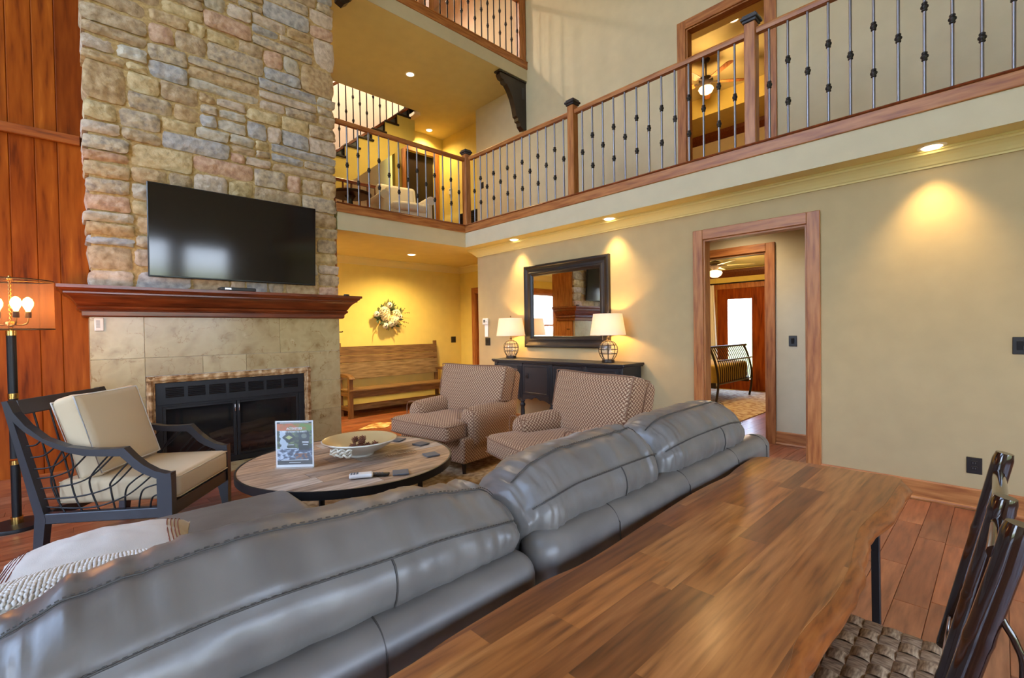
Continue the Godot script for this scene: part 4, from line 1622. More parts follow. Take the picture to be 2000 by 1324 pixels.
func build_floor_lamp() -> void:
	var t := thing("floor_lamp", "black and brass floor lamp with a sheer brown drum shade beside the cedar wall", "floor lamp", Vector3(-0.29, 0, -5.08))
	var mb := MB.new()
	mb.lathe([Vector2(0, 0), Vector2(0.17, 0), Vector2(0.17, 0), Vector2(0.172, 0.018), Vector2(0.165, 0.026), Vector2(0.165, 0.026), Vector2(0.03, 0.03), Vector2(0, 0.03)], 32)
	part(mb, "base", M.black_metal, t)
	for a in [[0.075, 0.47], [0.515, 0.96], [1.0, 1.43]]:
		mb = MB.new()
		mb.tube([Vector3(0, a[0], 0), Vector3(0, a[1], 0)], 0.027, 18)
		part(mb, "column", M.black_metal, t)
	mb = MB.new()
	mb.tube([Vector3(0, 0.5, 0), Vector3(0, 0.52, 0)], 0.026, 18)
	for a in [[0.03, 0.05], [0.47, 0.5], [0.96, 1.0], [1.43, 1.465]]:
		mb = MB.new()
		var r := 0.034 if a[0] < 0.1 else 0.03
		mb.lathe([Vector2(0, a[0]), Vector2(r, a[0]), Vector2(r, a[0]), Vector2(r, a[1] + (0.03 if a[0] < 0.1 else 0.0)), Vector2(r, a[1] + (0.03 if a[0] < 0.1 else 0.0)), Vector2(0, a[1] + (0.03 if a[0] < 0.1 else 0.0))], 20)
		part(mb, "brass_collar", M.brass, t)
	mb = MB.new()
	mb.lathe([Vector2(0.012, 1.465), Vector2(0.012, 1.5), Vector2(0.035, 1.503), Vector2(0.035, 1.503), Vector2(0.035, 1.53), Vector2(0.012, 1.534)], 16)
	part(mb, "cluster_body", M.brass, t)
	var path := []
	for s in 2:
		path = []
		for k in 60:
			var a := k * 0.55 + s * PI
			path.append(Vector3(cos(a) * 0.0055, 1.53 + k * 0.0053, sin(a) * 0.0055))
		mb = MB.new()
		mb.tube(path, 0.0045, 5)
		part(mb, "twisted_stem", M.brass, t)
	mb = MB.new()
	mb.lathe([Vector2(0.0, 1.84), Vector2(0.02, 1.845), Vector2(0.022, 1.852), Vector2(0.008, 1.858), Vector2(0.01, 1.868), Vector2(0.0, 1.876)], 12)
	part(mb, "finial", M.brass, t)
	for ang in [18.0, 70.0, 224.0]:
		var a := deg_to_rad(ang)
		var d := Vector3(cos(a), 0, sin(a))
		var arm := MB.new()
		arm.tube(smooth_path([d * 0.02 + Vector3(0, 1.515, 0), d * 0.06 + Vector3(0, 1.508, 0), d * 0.09 + Vector3(0, 1.52, 0), d * 0.098 + Vector3(0, 1.56, 0)], 5), 0.006, 7)
		part(arm, "arm", M.brass, t)
		var so := MB.new()
		so.lathe([Vector2(0.0, 1.56), Vector2(0.018, 1.56), Vector2(0.018, 1.56), Vector2(0.018, 1.605), Vector2(0.0, 1.605)], 12, d * 0.098)
		part(so, "socket", M.bronze, t)
		var bm := MB.new()
		bm.lathe([Vector2(0.012, 1.605), Vector2(0.016, 1.62), Vector2(0.03, 1.65), Vector2(0.032, 1.675), Vector2(0.024, 1.7), Vector2(0.008, 1.715), Vector2(0, 1.717)], 14, d * 0.098)
		part(bm, "bulb", M.bulb_glow, t)
		var l := OmniLight3D.new()
		l.name = "bulb_light"
		l.light_color = c8(255, 178, 100)
		l.light_energy = 0.12
		l.light_size = 0.03
		l.omni_range = 12.0
		l.omni_attenuation = 2.0
		l.shadow_enabled = true
		t.add_child(l, true)
		l.position = d * 0.098 + Vector3(0, 1.66, 0)
	mb = MB.new()
	mb.lathe([Vector2(0.235, 1.478), Vector2(0.235, 1.835)], 48)
	part(mb, "shade", M.organza, t)
	for yy in [1.475, 1.838]:
		mb = MB.new()
		var ring := []
		for k in 48:
			ring.append(Vector3(cos(TAU * k / 48) * 0.236, yy, sin(TAU * k / 48) * 0.236))
		mb.tube(ring, 0.004, 5, false, true)
		part(mb, "shade_ring", M.bronze, t)
	for k in 3:
		mb = MB.new()
		mb.tube([Vector3(0, 1.835, 0), Vector3(cos(TAU * k / 3) * 0.235, 1.835, sin(TAU * k / 3) * 0.235)], 0.0025, 5)
		part(mb, "spider", M.brass, t)


# upholstered club chair: forward +x, right +z, origin under its middle
func build_armchairs() -> void:
	var t := thing("upholstered_armchair", "brown basket-weave armchair farther from the sofa, between bench and coffee table", "armchair", Vector3(3.05, 0.0125, -4.1), PI + deg_to_rad(7), "pair of basket-weave armchairs")
	var mb := MB.new()
	mb.rbox(Vector3(-0.06, 0.235, 0), Vector3(0.86, 0.25, 0.98), 0.03, 4)
	part(mb, "base", M.weave, t)
	for sx in [0.3, -0.42]:
		for sz in [-0.42, 0.42]:
			mb = MB.new()
			mb.lathe([Vector2(0, 0), Vector2(0.022, 0), Vector2(0.022, 0), Vector2(0.036, 0.12), Vector2(0, 0.12)], 4, Vector3(sx, 0, sz))
			part(mb, "foot", M.espresso, t)
	var seat_f := func(p: Vector3, u: Vector3) -> Vector3:
		var k := (1 - pow(absf(u.x), 3)) * (1 - pow(absf(u.z), 3))
		p.y += (0.022 if u.y > 0 else -0.0) * k
		if p.x < 0.1:      # waist of the T between the arms
			p.z *= 0.66
		elif p.x < 0.16:
			p.z *= lerpf(0.66, 1.0, (p.x - 0.1) / 0.06)
		p.x += 0.02 * (1 - u.z * u.z) * (1.0 if u.x > 0 else 0.0)
		return p
	mb = MB.new()
	mb.rbox(Vector3(0.12, 0.425, 0), Vector3(0.84, 0.17, 0.88), 0.05, 14, seat_f)
	var seat := part(mb, "seat_cushion", M.weave, t)
	mb = MB.new()
	for yy in [0.365, 0.487]:
		mb.tube(smooth_path([Vector3(0.2, yy, -0.435), Vector3(0.5, yy, -0.43), Vector3(0.543, yy, -0.38), Vector3(0.558, yy, 0), Vector3(0.543, yy, 0.38), Vector3(0.5, yy, 0.43), Vector3(0.2, yy, 0.435)], 5), 0.0045, 6)
	part(mb, "piping", M.piping, seat)
	for s in [-1.0, 1.0]:
		mb = MB.new()
		var arm_f := func(p: Vector3, u: Vector3) -> Vector3:
			if u.y > 0:
				p.y += 0.015 * (1 - u.z * u.z)
				p.z *= 1.06
			p.x -= 0.02 * u.y * (1.0 if u.x < 0 else 0.0)
			p.y += 0.02 * u.x * (1.0 if u.y > 0 else 0.0) * -1.0
			return p
		mb.rbox(Vector3(-0.1, 0.43, s * 0.405), Vector3(0.72, 0.42, 0.225), 0.095, 6, arm_f)
		var arm := part(mb, "arm", M.weave, t)
		mb = MB.new()
		mb.tube(smooth_path([Vector3(0.255, 0.36, s * 0.405 - 0.1), Vector3(0.255, 0.58, s * 0.405 - 0.105), Vector3(0.25, 0.63, s * 0.405 - 0.06), Vector3(0.25, 0.635, s * 0.405 + 0.06), Vector3(0.255, 0.58, s * 0.405 + 0.105), Vector3(0.255, 0.36, s * 0.405 + 0.1)], 4), 0.004, 6)
		part(mb, "piping", M.piping, arm)
	mb = MB.new()
	mb.xf = Transform3D(Basis(Vector3.BACK, 0.2), Vector3(-0.42, 0.6, 0))
	mb.rbox(Vector3.ZERO, Vector3(0.17, 0.74, 0.96), 0.06, 5)
	part(mb, "back_frame", M.weave, t)
	mb = MB.new()
	mb.xf = Transform3D(Basis(Vector3.BACK, 0.24), Vector3(-0.3, 0.735, 0))
	var back_f := func(p: Vector3, u: Vector3) -> Vector3:
		var k := (1 - u.y * u.y) * (1 - u.z * u.z)
		p.x += signf(u.x) * 0.045 * k
		p.z *= 1.0 + 0.03 * u.y - 0.03 * (1 - u.z * u.z)
		p.y += 0.014 * (u.z * u.z - 0.5) * signf(u.y)
		if u.y < -0.35:      # waist of the back between the arms
			p.z *= lerpf(1.0, 0.66, clampf((-0.35 - u.y) / 0.12, 0, 1))
		return p
	mb.rbox(Vector3.ZERO, Vector3(0.2, 0.56, 0.98), 0.06, 14, back_f)
	var back := part(mb, "back_cushion", M.weave, t)
	mb = MB.new()
	mb.xf = Transform3D(Basis(Vector3.BACK, 0.24), Vector3(-0.3, 0.735, 0))
	for sx in [-0.085, 0.085]:
		mb.tube(smooth_path([Vector3(sx, -0.07, -0.478), Vector3(sx, 0.22, -0.492), Vector3(sx, 0.272, -0.46), Vector3(sx, 0.268, 0), Vector3(sx, 0.272, 0.46), Vector3(sx, 0.22, 0.492), Vector3(sx, -0.07, 0.478)], 5), 0.005, 6)
	part(mb, "piping", M.piping, back)
	var c: Node3D = t.duplicate()
	c.name = numbered("upholstered_armchair")
	add_child(c)
	c.position = Vector3(3.02, 0.0125, -2.52)
	c.rotation.y = PI - deg_to_rad(13)
	tag(c, "brown basket-weave armchair right behind the leather sofa, nearer the doorway", "armchair", "pair of basket-weave armchairs")


# sofa seen from behind; back towards +z
func sofa_cushion(x0: float, x1: float, drops: Array, sd: int) -> Array:
	var prof := [[-0.955, 0.775], [-0.925, 0.8], [-0.908, 0.85], [-0.912, 0.89], [-0.928, 0.925], [-0.945, 0.95], [-0.97, 0.978], [-1.0, 1.0], [-1.035, 1.014], [-1.08, 1.02], [-1.13, 1.014], [-1.18, 0.99], [-1.225, 0.94], [-1.25, 0.87], [-1.26, 0.76], [-1.25, 0.64], [-1.22, 0.54], [-1.15, 0.51], [-1.06, 0.52], [-1.0, 0.62], [-0.975, 0.72]]
	var cen := Vector2(-1.08, 0.79)
	var nz := FastNoiseLite.new()
	nz.seed = sd
	nz.frequency = 1.0
	var fine := []
	for i in prof.size():
		fine.append(prof[i])
		var a0: Array = prof[(i + prof.size() - 1) % prof.size()]
		var a1: Array = prof[i]
		var a2: Array = prof[(i + 1) % prof.size()]
		var a3: Array = prof[(i + 2) % prof.size()]
		fine.append([(9.0 * (a1[0] + a2[0]) - a0[0] - a3[0]) / 16.0, (9.0 * (a1[1] + a2[1]) - a0[1] - a3[1]) / 16.0])
	prof = fine
	var n := 96
	var P := []
	var seams := [[], []]
	for i in n + 1:
		var f := float(i) / n
		# closer spacing at the ends
		f = f - sin(TAU * f) / TAU * 0.65
		var x := lerpf(x0, x1, f)
		var e := minf(x - x0, x1 - x) / 0.13
		var s := 1.0
		if e < 1.0:
			s = lerpf(0.55, 1.0, sqrt(maxf(0.0, 1.0 - (1.0 - e) * (1.0 - e))))
		if i == 0 or i == n:
			s = 0.5
		var near_end := exp(-minf(x - x0, x1 - x) * 7.0)
		var row := PackedVector3Array()
		for k in prof.size():
			var q := Vector2(prof[k][0], prof[k][1])
			var d := q - cen
			var wr := nz.get_noise_3d(x * 9.0, q.y * 2.4, q.x * 2.4) * (0.008 + 0.026 * near_end) + nz.get_noise_3d(x * 22.0 + 50, q.y * 3.0, q.x * 3.0) * (0.003 + 0.014 * near_end) - maxf(0.0, 0.22 - absf(nz.get_noise_3d(x * 6.0 + q.y * 3.0 + 90, q.y * 4.0, q.x * 4.0))) * (0.007 + 0.034 * near_end)
			var seam := 0.0
			if k == 8 or k == 16:
				seam = 0.005
				wr *= 0.35
			q = cen + d * s + d.normalized() * (wr - seam)
			var df := clampf(f, 0.0, 1.0) * 3.0
			var di := mini(int(df), 2)
			q.y -= lerpf(drops[di], drops[di + 1], smoothstep(0.0, 1.0, df - di)) * clampf((q.y - 0.78) / 0.2, 0.0, 1.0)
			var pt := Vector3(x, q.y, q.x)
			row.append(pt)
			if e > 0.25:
				if k == 8:
					seams[0].append(pt + Vector3(0, d.normalized().y, d.normalized().x) * 0.004)
				elif k == 16:
					seams[1].append(pt + Vector3(0, d.normalized().y, d.normalized().x) * 0.004)
		P.append(row)
	var mb := MB.new()
	mb.grid(P, false, true)
	for e in [0, n]:
		var mid := Vector3.ZERO
		for p in P[e]:
			mid += p
		mid /= prof.size()
		for k in prof.size():
			if e == 0:
				mb.tri(mid, P[e][(k + 1) % prof.size()], P[e][k])
			else:
				mb.tri(mid, P[e][k], P[e][(k + 1) % prof.size()])
	return [mb, seams, P]


func stitches(lines: Array) -> MB:
	var mb := MB.new()
	for L in lines:
		for off in [-0.008, 0.008]:
			var total := 0.0
			for i in L.size() - 1:
				var a: Vector3 = L[i]
				var b: Vector3 = L[i + 1]
				var len := a.distance_to(b)
				var m := maxi(1, roundi(len / 0.013))
				for k in m:
					var p := a.lerp(b, (k + 0.2) / m) + Vector3(0, off * 0.7, off * 0.7)
					var q := a.lerp(b, (k + 0.75) / m) + Vector3(0, off * 0.7, off * 0.7)
					mb.tube([p + Vector3(0, 0.0008, 0.0008), q + Vector3(0, 0.0008, 0.0008)], 0.0013, 4, false)
		mb.tube(L, 0.0022, 5, false)
	return mb


func build_sofa() -> void:
	var t := thing("leather_sofa", "long dark grey leather sofa seen from behind, with three puffy back cushions and a chaise", "sofa")
	var secs := [[-0.13, 0.935], [0.945, 1.72], [1.725, 2.60]]
	var mb := MB.new()
	mb.rbox(Vector3(1.2, 0.25, -1.42), Vector3(3.1, 0.34, 0.92), 0.04, 6)
	part(mb, "base", M.leather_smooth, t)
	# rolled back rails
	var rails := [[-0.36, 0.935, 0.795], [0.945, 2.78, 0.82]]
	for r in rails:
		mb = MB.new()
		var sag := func(p: Vector3, u: Vector3) -> Vector3:
			if u.y > 0.5:
				p.z *= 1.0 + 0.1 * (u.y - 0.5)
			return p
		mb.rbox(Vector3((r[0] + r[1]) / 2, r[2] / 2 + 0.03, -0.935), Vector3(r[1] - r[0], r[2] - 0.06, 0.135), 0.062, 8, sag, 6)
		var rail := part(mb, "back_rail", M.leather_smooth, t)
		var xs := [0.46] if r[0] < 0 else [1.30, 1.80, 2.30, 2.68]
		for x in xs:
			var L := []
			var h: float = r[2]
			for p in [[-0.862, 0.15], [-0.862, 0.5], [-0.862, h - 0.075], [-0.868, h - 0.045], [-0.885, h - 0.018], [-0.91, h - 0.002], [-0.94, h + 0.002], [-0.97, h - 0.01]]:
				L.append(Vector3(x, p[1], p[0]))
			var sm := MB.new()
			sm.tube(smooth_path(L, 3), 0.0022, 5, false)
			part(sm, "seam", M.thread, rail)
	var drops := [[0.04, 0.012, 0.03, 0.065], [0.045, 0.01, 0.008, 0.01], [0.012, -0.006, -0.008, 0.015]]
	for i in 3:
		var s: Array = secs[i]
		var r := sofa_cushion(s[0], s[1], drops[i], 31 + i * 7)
		var cu := part(r[0], "back_cushion", M.leather, t)
		part(stitches(r[1]), "stitching", M.thread, cu)
		# the upright seam in the lower panel
		var P: Array = r[2]
		var row: PackedVector3Array = P[int(P.size() * 0.56)]
		var L := []
		for k in range(2, 9):
			L.append(row[k] + Vector3(0, 0, 0.0015))
		var sm := MB.new()
		sm.tube(L, 0.0025, 5, false)
		part(sm, "seam", M.thread, cu)
		mb = MB.new()
		var f := func(p: Vector3, u: Vector3) -> Vector3:
			if u.y > 0:
				p.y += 0.03 * (1 - u.x * u.x) * (1 - u.z * u.z)
			return p
		if i == 0:      # chaise reaching out towards the fireplace
			mb.rbox(Vector3(0.41, 0.4, -2.08), Vector3(1.1, 0.17, 1.84), 0.07, 8, f)
			part(mb, "chaise_cushion", M.leather, t)
			mb = MB.new()
			mb.rbox(Vector3(0.41, 0.2, -2.41), Vector3(1.06, 0.24, 1.12), 0.03, 4)
			part(mb, "chaise_base", M.leather, t)
			continue
		mb.rbox(Vector3((s[0] + s[1]) / 2, 0.47, -1.52), Vector3(s[1] - s[0] - 0.01, 0.15, 0.74), 0.05, 6, f)
		part(mb, "seat_cushion", M.leather, t)
	for x in [-0.26, 2.71]:
		mb = MB.new()
		mb.rbox(Vector3(x, 0.36, -1.45), Vector3(0.2, 0.52, 0.92), 0.07, 5)
		part(mb, "arm", M.leather, t)
	for x in [-0.25, 2.7]:
		for z in [-1.02, -1.82]:
			mb = MB.new()
			mb.bx(x - 0.03, x + 0.03, 0.0, 0.09, z - 0.03, z + 0.03, 0.003)
			part(mb, "foot", M.espresso, t)


# square cushion lying in local xz, thickness along y, edges thin, corners pointed
func pillow_mesh(w: float, d: float, h: float, sd: int, n := 22) -> MB:
	var nz := FastNoiseLite.new()
	nz.seed = sd
	nz.frequency = 2.2
	var mb := MB.new()
	for s in [1.0, -1.0]:
		var P := []
		for i in n + 1:
			var row := PackedVector3Array()
			for j in n + 1:
				var u := 2.0 * i / n - 1.0
				var t := 2.0 * j / n - 1.0
				var prof: float = pow(maxf(0.0, 1 - u * u), 0.42) * pow(maxf(0.0, 1 - t * t), 0.42)
				var x: float = u * w / 2 * (1.0 - 0.07 * (1 - t * t) * absf(u))
				var z: float = t * d / 2 * (1.0 - 0.07 * (1 - u * u) * absf(t))
				var y: float = s * (h / 2 * prof + 0.004) + nz.get_noise_2d(x * 3.0, z * 3.0 + s) * 0.012 * prof
				row.append(Vector3(x, y, z))
			P.append(row)
		mb.grid(P, false, false, s < 0)
	return mb


func build_pillows() -> void:
	var t := thing("striped_pillow", "cream linen pillow with thin reddish stripes lying on the sofa's chaise", "pillow", Vector3(0.07, 0.6, -2.2))
	t.basis = Basis.from_euler(Vector3(deg_to_rad(-4), deg_to_rad(-6), deg_to_rad(2)))
	var mb := pillow_mesh(0.56, 0.56, 0.2, 4, 26)
	part(mb, "cover", M.linen, t)
	for s in [-1.0, 1.0]:
		for k in 4:
			var u: float = s * (0.74 + k * 0.045)
			var L := []
			for j in 25:
				var tt := lerpf(-0.96, 0.96, j / 24.0)
				var prof: float = pow(1 - u * u, 0.42) * pow(maxf(0.0, 1 - tt * tt), 0.42)
				L.append(Vector3(u * 0.28 * (1.0 - 0.07 * (1 - tt * tt) * absf(u)), 0.1 * prof + 0.0055, tt * 0.28 * (1.0 - 0.07 * (1 - u * u) * absf(tt))))
			mb = MB.new()
			mb.tube(L, 0.002, 4, false)
			part(mb, "stripe", M.stripe_thread, t)
	var q := thing("knit_pillow", "nubby white knitted pillow between striped pillow and the sofa's left back cushion", "pillow", Vector3(0.0, 0.73, -1.62))
	q.basis = Basis.from_euler(Vector3(deg_to_rad(-20), deg_to_rad(-4), deg_to_rad(1)))
	mb = pillow_mesh(0.56, 0.52, 0.18, 8, 26)
	part(mb, "cover", M.knit, q)
	# raised stitches of the knit
	var kn := MB.new()
	for i in range(-33, 34):
		var u := i / 34.0
		var path := []
		var rr := []
		for j in 101:
			var tt := lerpf(-0.96, 0.96, j / 100.0)
			var prof: float = pow(maxf(0.0, 1 - u * u), 0.42) * pow(maxf(0.0, 1 - tt * tt), 0.42)
			path.append(Vector3(u * 0.28 * (1.0 - 0.07 * (1 - tt * tt) * absf(u)) + sin(j * 1.7 + i) * 0.0012, 0.09 * prof + 0.005 + sin(j * 1.9 + i * 2.3) * 0.0015, tt * 0.26))
			rr.append(0.0032 + 0.0016 * sin(j * 1.9 + i * 2.3))
		kn.tube(path, rr, 5, false)
	var ks := part(kn, "knit_ribs", M.knit, q)
	ks.set_meta("kind", "stuff")


func build_coffee_table() -> void:
	var R := 0.76
	var H := 0.4425
	var t := thing("coffee_table", "large round coffee table of reclaimed wood in a dark steel rim", "table", Vector3(1.55, 0.0125, -3.43))
	var circle := PackedVector2Array()
	for k in 64:
		circle.append(Vector2(cos(TAU * k / 64), sin(TAU * k / 64)) * (R - 0.008))
	# boards across the top, cut to the round
	rng.seed = 15
	var z := -R
	var i := 0
	while z < R:
		var w := rng.randf_range(0.11, 0.19)
		var cuts := [-R]
		var x := -R + rng.randf_range(0.3, 0.8)
		while x < R - 0.25:
			cuts.append(x)
			x += rng.randf_range(0.5, 1.0)
		cuts.append(R)
		for k in cuts.size() - 1:
			var g := 0.0012
			var rect := PackedVector2Array([Vector2(cuts[k] + g, z + g), Vector2(cuts[k + 1] - g, z + g), Vector2(cuts[k + 1] - g, z + w - g), Vector2(cuts[k] + g, z + w - g)])
			for poly in Geometry2D.intersect_polygons(rect, circle):
				var mb := MB.new()
				mb.xf = Transform3D(Basis(Vector3.RIGHT, PI / 2), Vector3(0, H, 0))
				mb.prism(poly, rng.randf_range(-0.0008, 0.0008), 0.03)
				part(mb, "board", M["reclaimed_%d" % (i % 4)], t)
				i += 1
		z += w
	var mb := MB.new()
	mb.lathe([Vector2(R - 0.008, H - 0.05), Vector2(R + 0.004, H - 0.05), Vector2(R + 0.004, H - 0.05), Vector2(R + 0.004, H + 0.003), Vector2(R + 0.004, H + 0.003), Vector2(R - 0.008, H + 0.003), Vector2(R - 0.008, H + 0.003), Vector2(R - 0.008, H - 0.05)], 96)
	part(mb, "rim", M.table_steel, t)
	mb = MB.new()
	mb.lathe([Vector2(0, H - 0.05), Vector2(R - 0.01, H - 0.05), Vector2(R - 0.01, H - 0.05), Vector2(R - 0.01, H - 0.03), Vector2(0, H - 0.03)], 64)
	part(mb, "underframe", M.table_steel, t)
	for k in 4:
		var a := TAU * k / 4 + 0.77
		mb = MB.new()
		mb.tube([Vector3(cos(a) * 0.53, 0.0, sin(a) * 0.53), Vector3(cos(a) * 0.53, H - 0.05, sin(a) * 0.53)], 0.019, 14)
		part(mb, "leg", M.table_steel, t)
	# round slice of end grain let into the top
	mb = MB.new()
	for k in 6:
		var ring := []
		for j in 40:
			var a := TAU * j / 40
			var r := 0.022 + k * 0.016
			ring.append(Vector3(0.34 + cos(a) * r * 1.25, H + 0.0012, 0.16 + sin(a) * r * (1.0 + 0.08 * sin(a * 3))))
		mb.tube(ring, 0.0018, 4, false, true)
	part(mb, "growth_rings", M.reclaimed_ring, t)


func on_coffee_table() -> void:
	var H := 0.458
	# coasters
	var names := ["grey slate coaster on the coffee table, behind the ceramic bowl", "grey slate coaster on the coffee table edge nearest the far armchair", "grey slate coaster on the coffee table's right side", "grey slate coaster beside the remote controls"]
	var at := [[2.10, -3.68, 0.5], [2.16, -3.4, 0.2], [2.02, -3.04, -0.2], [1.615, -2.8, -0.5]]
	for k in 4:
		var mb := MB.new()
		mb.box(Vector3(0, 0.005, 0), Vector3(0.105, 0.009, 0.105), 0.0015)
		var c := single(mb, "slate_coaster", names[k], "coaster", M.slate, "slate coasters", Vector3(at[k][0], H + 0.0012, at[k][1]), at[k][2])
		c.rotation.y = at[k][2]
	# bowl with cones
	var b := thing("ceramic_bowl", "wide cream ceramic bowl with ropelike handles on the coffee table", "bowl", Vector3(1.65, H + 0.001, -3.47))
	var mb := MB.new()
	mb.lathe([Vector2(0, 0.0), Vector2(0.1, 0.0), Vector2(0.1, 0.0), Vector2(0.104, 0.012), Vector2(0.098, 0.016), Vector2(0.14, 0.035), Vector2(0.2, 0.066), Vector2(0.25, 0.098), Vector2(0.268, 0.114), Vector2(0.282, 0.116), Vector2(0.284, 0.122), Vector2(0.276, 0.127)], 56)
	part(mb, "outside", M.ceramic, b)
	mb = MB.new()
	mb.lathe([Vector2(0.276, 0.127), Vector2(0.262, 0.12), Vector2(0.24, 0.104), Vector2(0.19, 0.074), Vector2(0.12, 0.04), Vector2(0.06, 0.025), Vector2(0, 0.022)], 56)
	part(mb, "inside", M.ceramic_glaze, b)
	for s in [0, 1]:
		var a0: float = deg_to_rad(146) + PI * s
		for k in 3:
			var path := []
			for j in 17:
				var f := j / 16.0
				var a: float = a0 + (f - 0.5) * 0.62
				var r := 0.272 + 0.014 * sin(f * PI * 5 + k * 2.1)
				path.append(Vector3(cos(a) * r, 0.094 - 0.018 * k + 0.01 * sin(f * PI * 6 + k), sin(a) * r))
			mb = MB.new()
			mb.tube(path, 0.0085, 7)
			part(mb, "handle", M.ceramic, b)
	rng.seed = 44
	for k in 11:
		var c := thing("pine_cone", "small brown pine cone in the cream ceramic bowl", "pine cone", Vector3(1.65 + [0.0, 0.062, -0.062, 0.032, -0.032, 0.032, -0.032, 0.095, 0.0, 0.03, -0.03][k], H + [0.056, 0.058, 0.058, 0.058, 0.058, 0.058, 0.058, 0.07, 0.112, 0.115, 0.118][k], -3.47 + [0.0, 0.0, 0.0, 0.054, 0.054, -0.054, -0.054, 0.056, 0.034, -0.018, -0.016][k]), rng.randf() * TAU, "pine cones in the bowl")
		c.rotation.z = rng.randf_range(-0.5, 0.5)
		mb = MB.new()
		mb.lathe([Vector2(0, -0.022), Vector2(0.014, -0.016), Vector2(0.017, 0.0), Vector2(0.012, 0.018), Vector2(0, 0.026)], 8)
		part(mb, "core", M.cone, c)
		mb = MB.new()
		for j in 34:
			var a := j * 2.4
			var y := -0.018 + 0.04 * j / 34.0
			var r := 0.017 * sqrt(maxf(0.1, 1.0 - pow(y / 0.03, 2)))
			var d := Vector3(cos(a), 0, sin(a))
			mb.box(d * (r + 0.005) + Vector3(0, y, 0), Vector3(0.014, 0.0025, 0.009), 0.0, Basis(Vector3.UP, -a) * Basis(Vector3.BACK, 0.5))
		part(mb, "scales", M.cone, c)
	# remotes
	var r1 := thing("white_remote", "white rounded remote control with dark keys on the coffee table", "remote", Vector3(1.385, H + 0.0015, -2.905), deg_to_rad(-28))
	mb = MB.new()
	mb.rbox(Vector3(0, 0.014, 0), Vector3(0.15, 0.027, 0.066), 0.013, 6, func(p, u): return Vector3(p.x, p.y, p.z * (1.0 + 0.25 * u.x * u.x * (1.0 if u.x > 0 else 0.4))))
	part(mb, "case", M.plate_white, r1)
	for k in 6:
		mb = MB.new()
		mb.box(Vector3(-0.06 + (k / 2) * 0.018, 0.0285, -0.012 + (k % 2) * 0.024), Vector3(0.013, 0.004, 0.017), 0.001)
		part(mb, "key", M.slate, r1)
	var r2 := thing("dark_remote", "short dark remote control between white remote and coaster", "remote", Vector3(1.49, H + 0.0015, -2.85), deg_to_rad(-42))
	mb = MB.new()
	mb.rbox(Vector3(0, 0.009, 0), Vector3(0.12, 0.018, 0.04), 0.007, 3)
	part(mb, "case", M.bronze, r2)
	for k in 8:
		mb = MB.new()
		mb.box(Vector3(-0.045 + (k / 2) * 0.02, 0.0185, -0.008 + (k % 2) * 0.016), Vector3(0.01, 0.003, 0.009), 0.001)
		part(mb, "key", M.slate, r2)
	# flyer in a clear stand
	var a := Vector3(1.062, H + 0.0015, -3.551)
	var d := Vector3(1.258, H + 0.0015, -3.379) - a
	var fl := thing("flyer_stand", "upright printed activities flyer in a clear stand on the coffee table", "flyer", a + d / 2, atan2(-d.z, d.x))
	var w := d.length()
	var h := 0.335
	mb = MB.new()
	mb.bx(-w / 2 - 0.003, w / 2 + 0.003, 0.002, h, 0.0035, 0.0055)
	mb.bx(-w / 2 - 0.003, w / 2 + 0.003, 0.0, 0.003, -0.07, 0.03)
	mb.bx(-w / 2 - 0.003, w / 2 + 0.003, 0.003, h, -0.0055, -0.0035)
	part(mb, "clear_stand", M.glass, fl)
	mb = MB.new()
	mb.bx(-w / 2, w / 2, 0.004, h - 0.002, -0.001, 0.0)
	var sheet := part(mb, "sheet", M.paper, fl)
	mb = MB.new()
	mb.quad(Vector3(-w / 2 + 0.009, 0.022, 0.0004), Vector3(w / 2 - 0.009, 0.022, 0.0004), Vector3(w / 2 - 0.009, h - 0.01, 0.0004), Vector3(-w / 2 + 0.009, h - 0.01, 0.0004))
	var pm := StandardMaterial3D.new()
	pm.resource_name = "flyer_print"
	pm.albedo_texture = flyer_print()
	pm.roughness = 0.5
	part(mb, "print", pm, sheet)
	var lines := [["ACTIVITIES", 0.0, 0.278, 0.021, Color.WHITE], ["TEXT STONY TO 59577", 0.0, 0.255, 0.0165, Color.WHITE]]
	# lines of print too small to read in the photograph
	var small := MB.new()
	for q in [[-0.03, 0.163, 0.05], [-0.02, 0.137, 0.07], [0.075, 0.185, 0.045], [0.075, 0.176, 0.045], [0.075, 0.162, 0.035], [0.0, 0.054, 0.19], [0.0, 0.037, 0.08], [0.0, h - 0.016, 0.2]]:
		small.bx(q[0] - q[2] / 2, q[0] + q[2] / 2, q[1] - 0.002, q[1] + 0.002, 0.0005, 0.0009)
	part(small, "small_print", M.paper, sheet)
	for L in lines:
		var tm := TextMesh.new()
		var font := SystemFont.new()
		font.font_names = PackedStringArray(["Droid Sans"])
		font.font_weight = 700
		tm.font = font
		tm.text = L[0]
		tm.font_size = 32
		tm.depth = 0.02
		tm.pixel_size = L[3] / 32.0
		tm.curve_step = 4.0
		var lm := StandardMaterial3D.new()
		lm.albedo_color = L[4]
		lm.roughness = 0.5
		var o := inst(tm, "lettering", lm, sheet)
		o.scale = Vector3(1, 1, 0.02)
		o.position = Vector3(L[1], L[2], 0.0008)


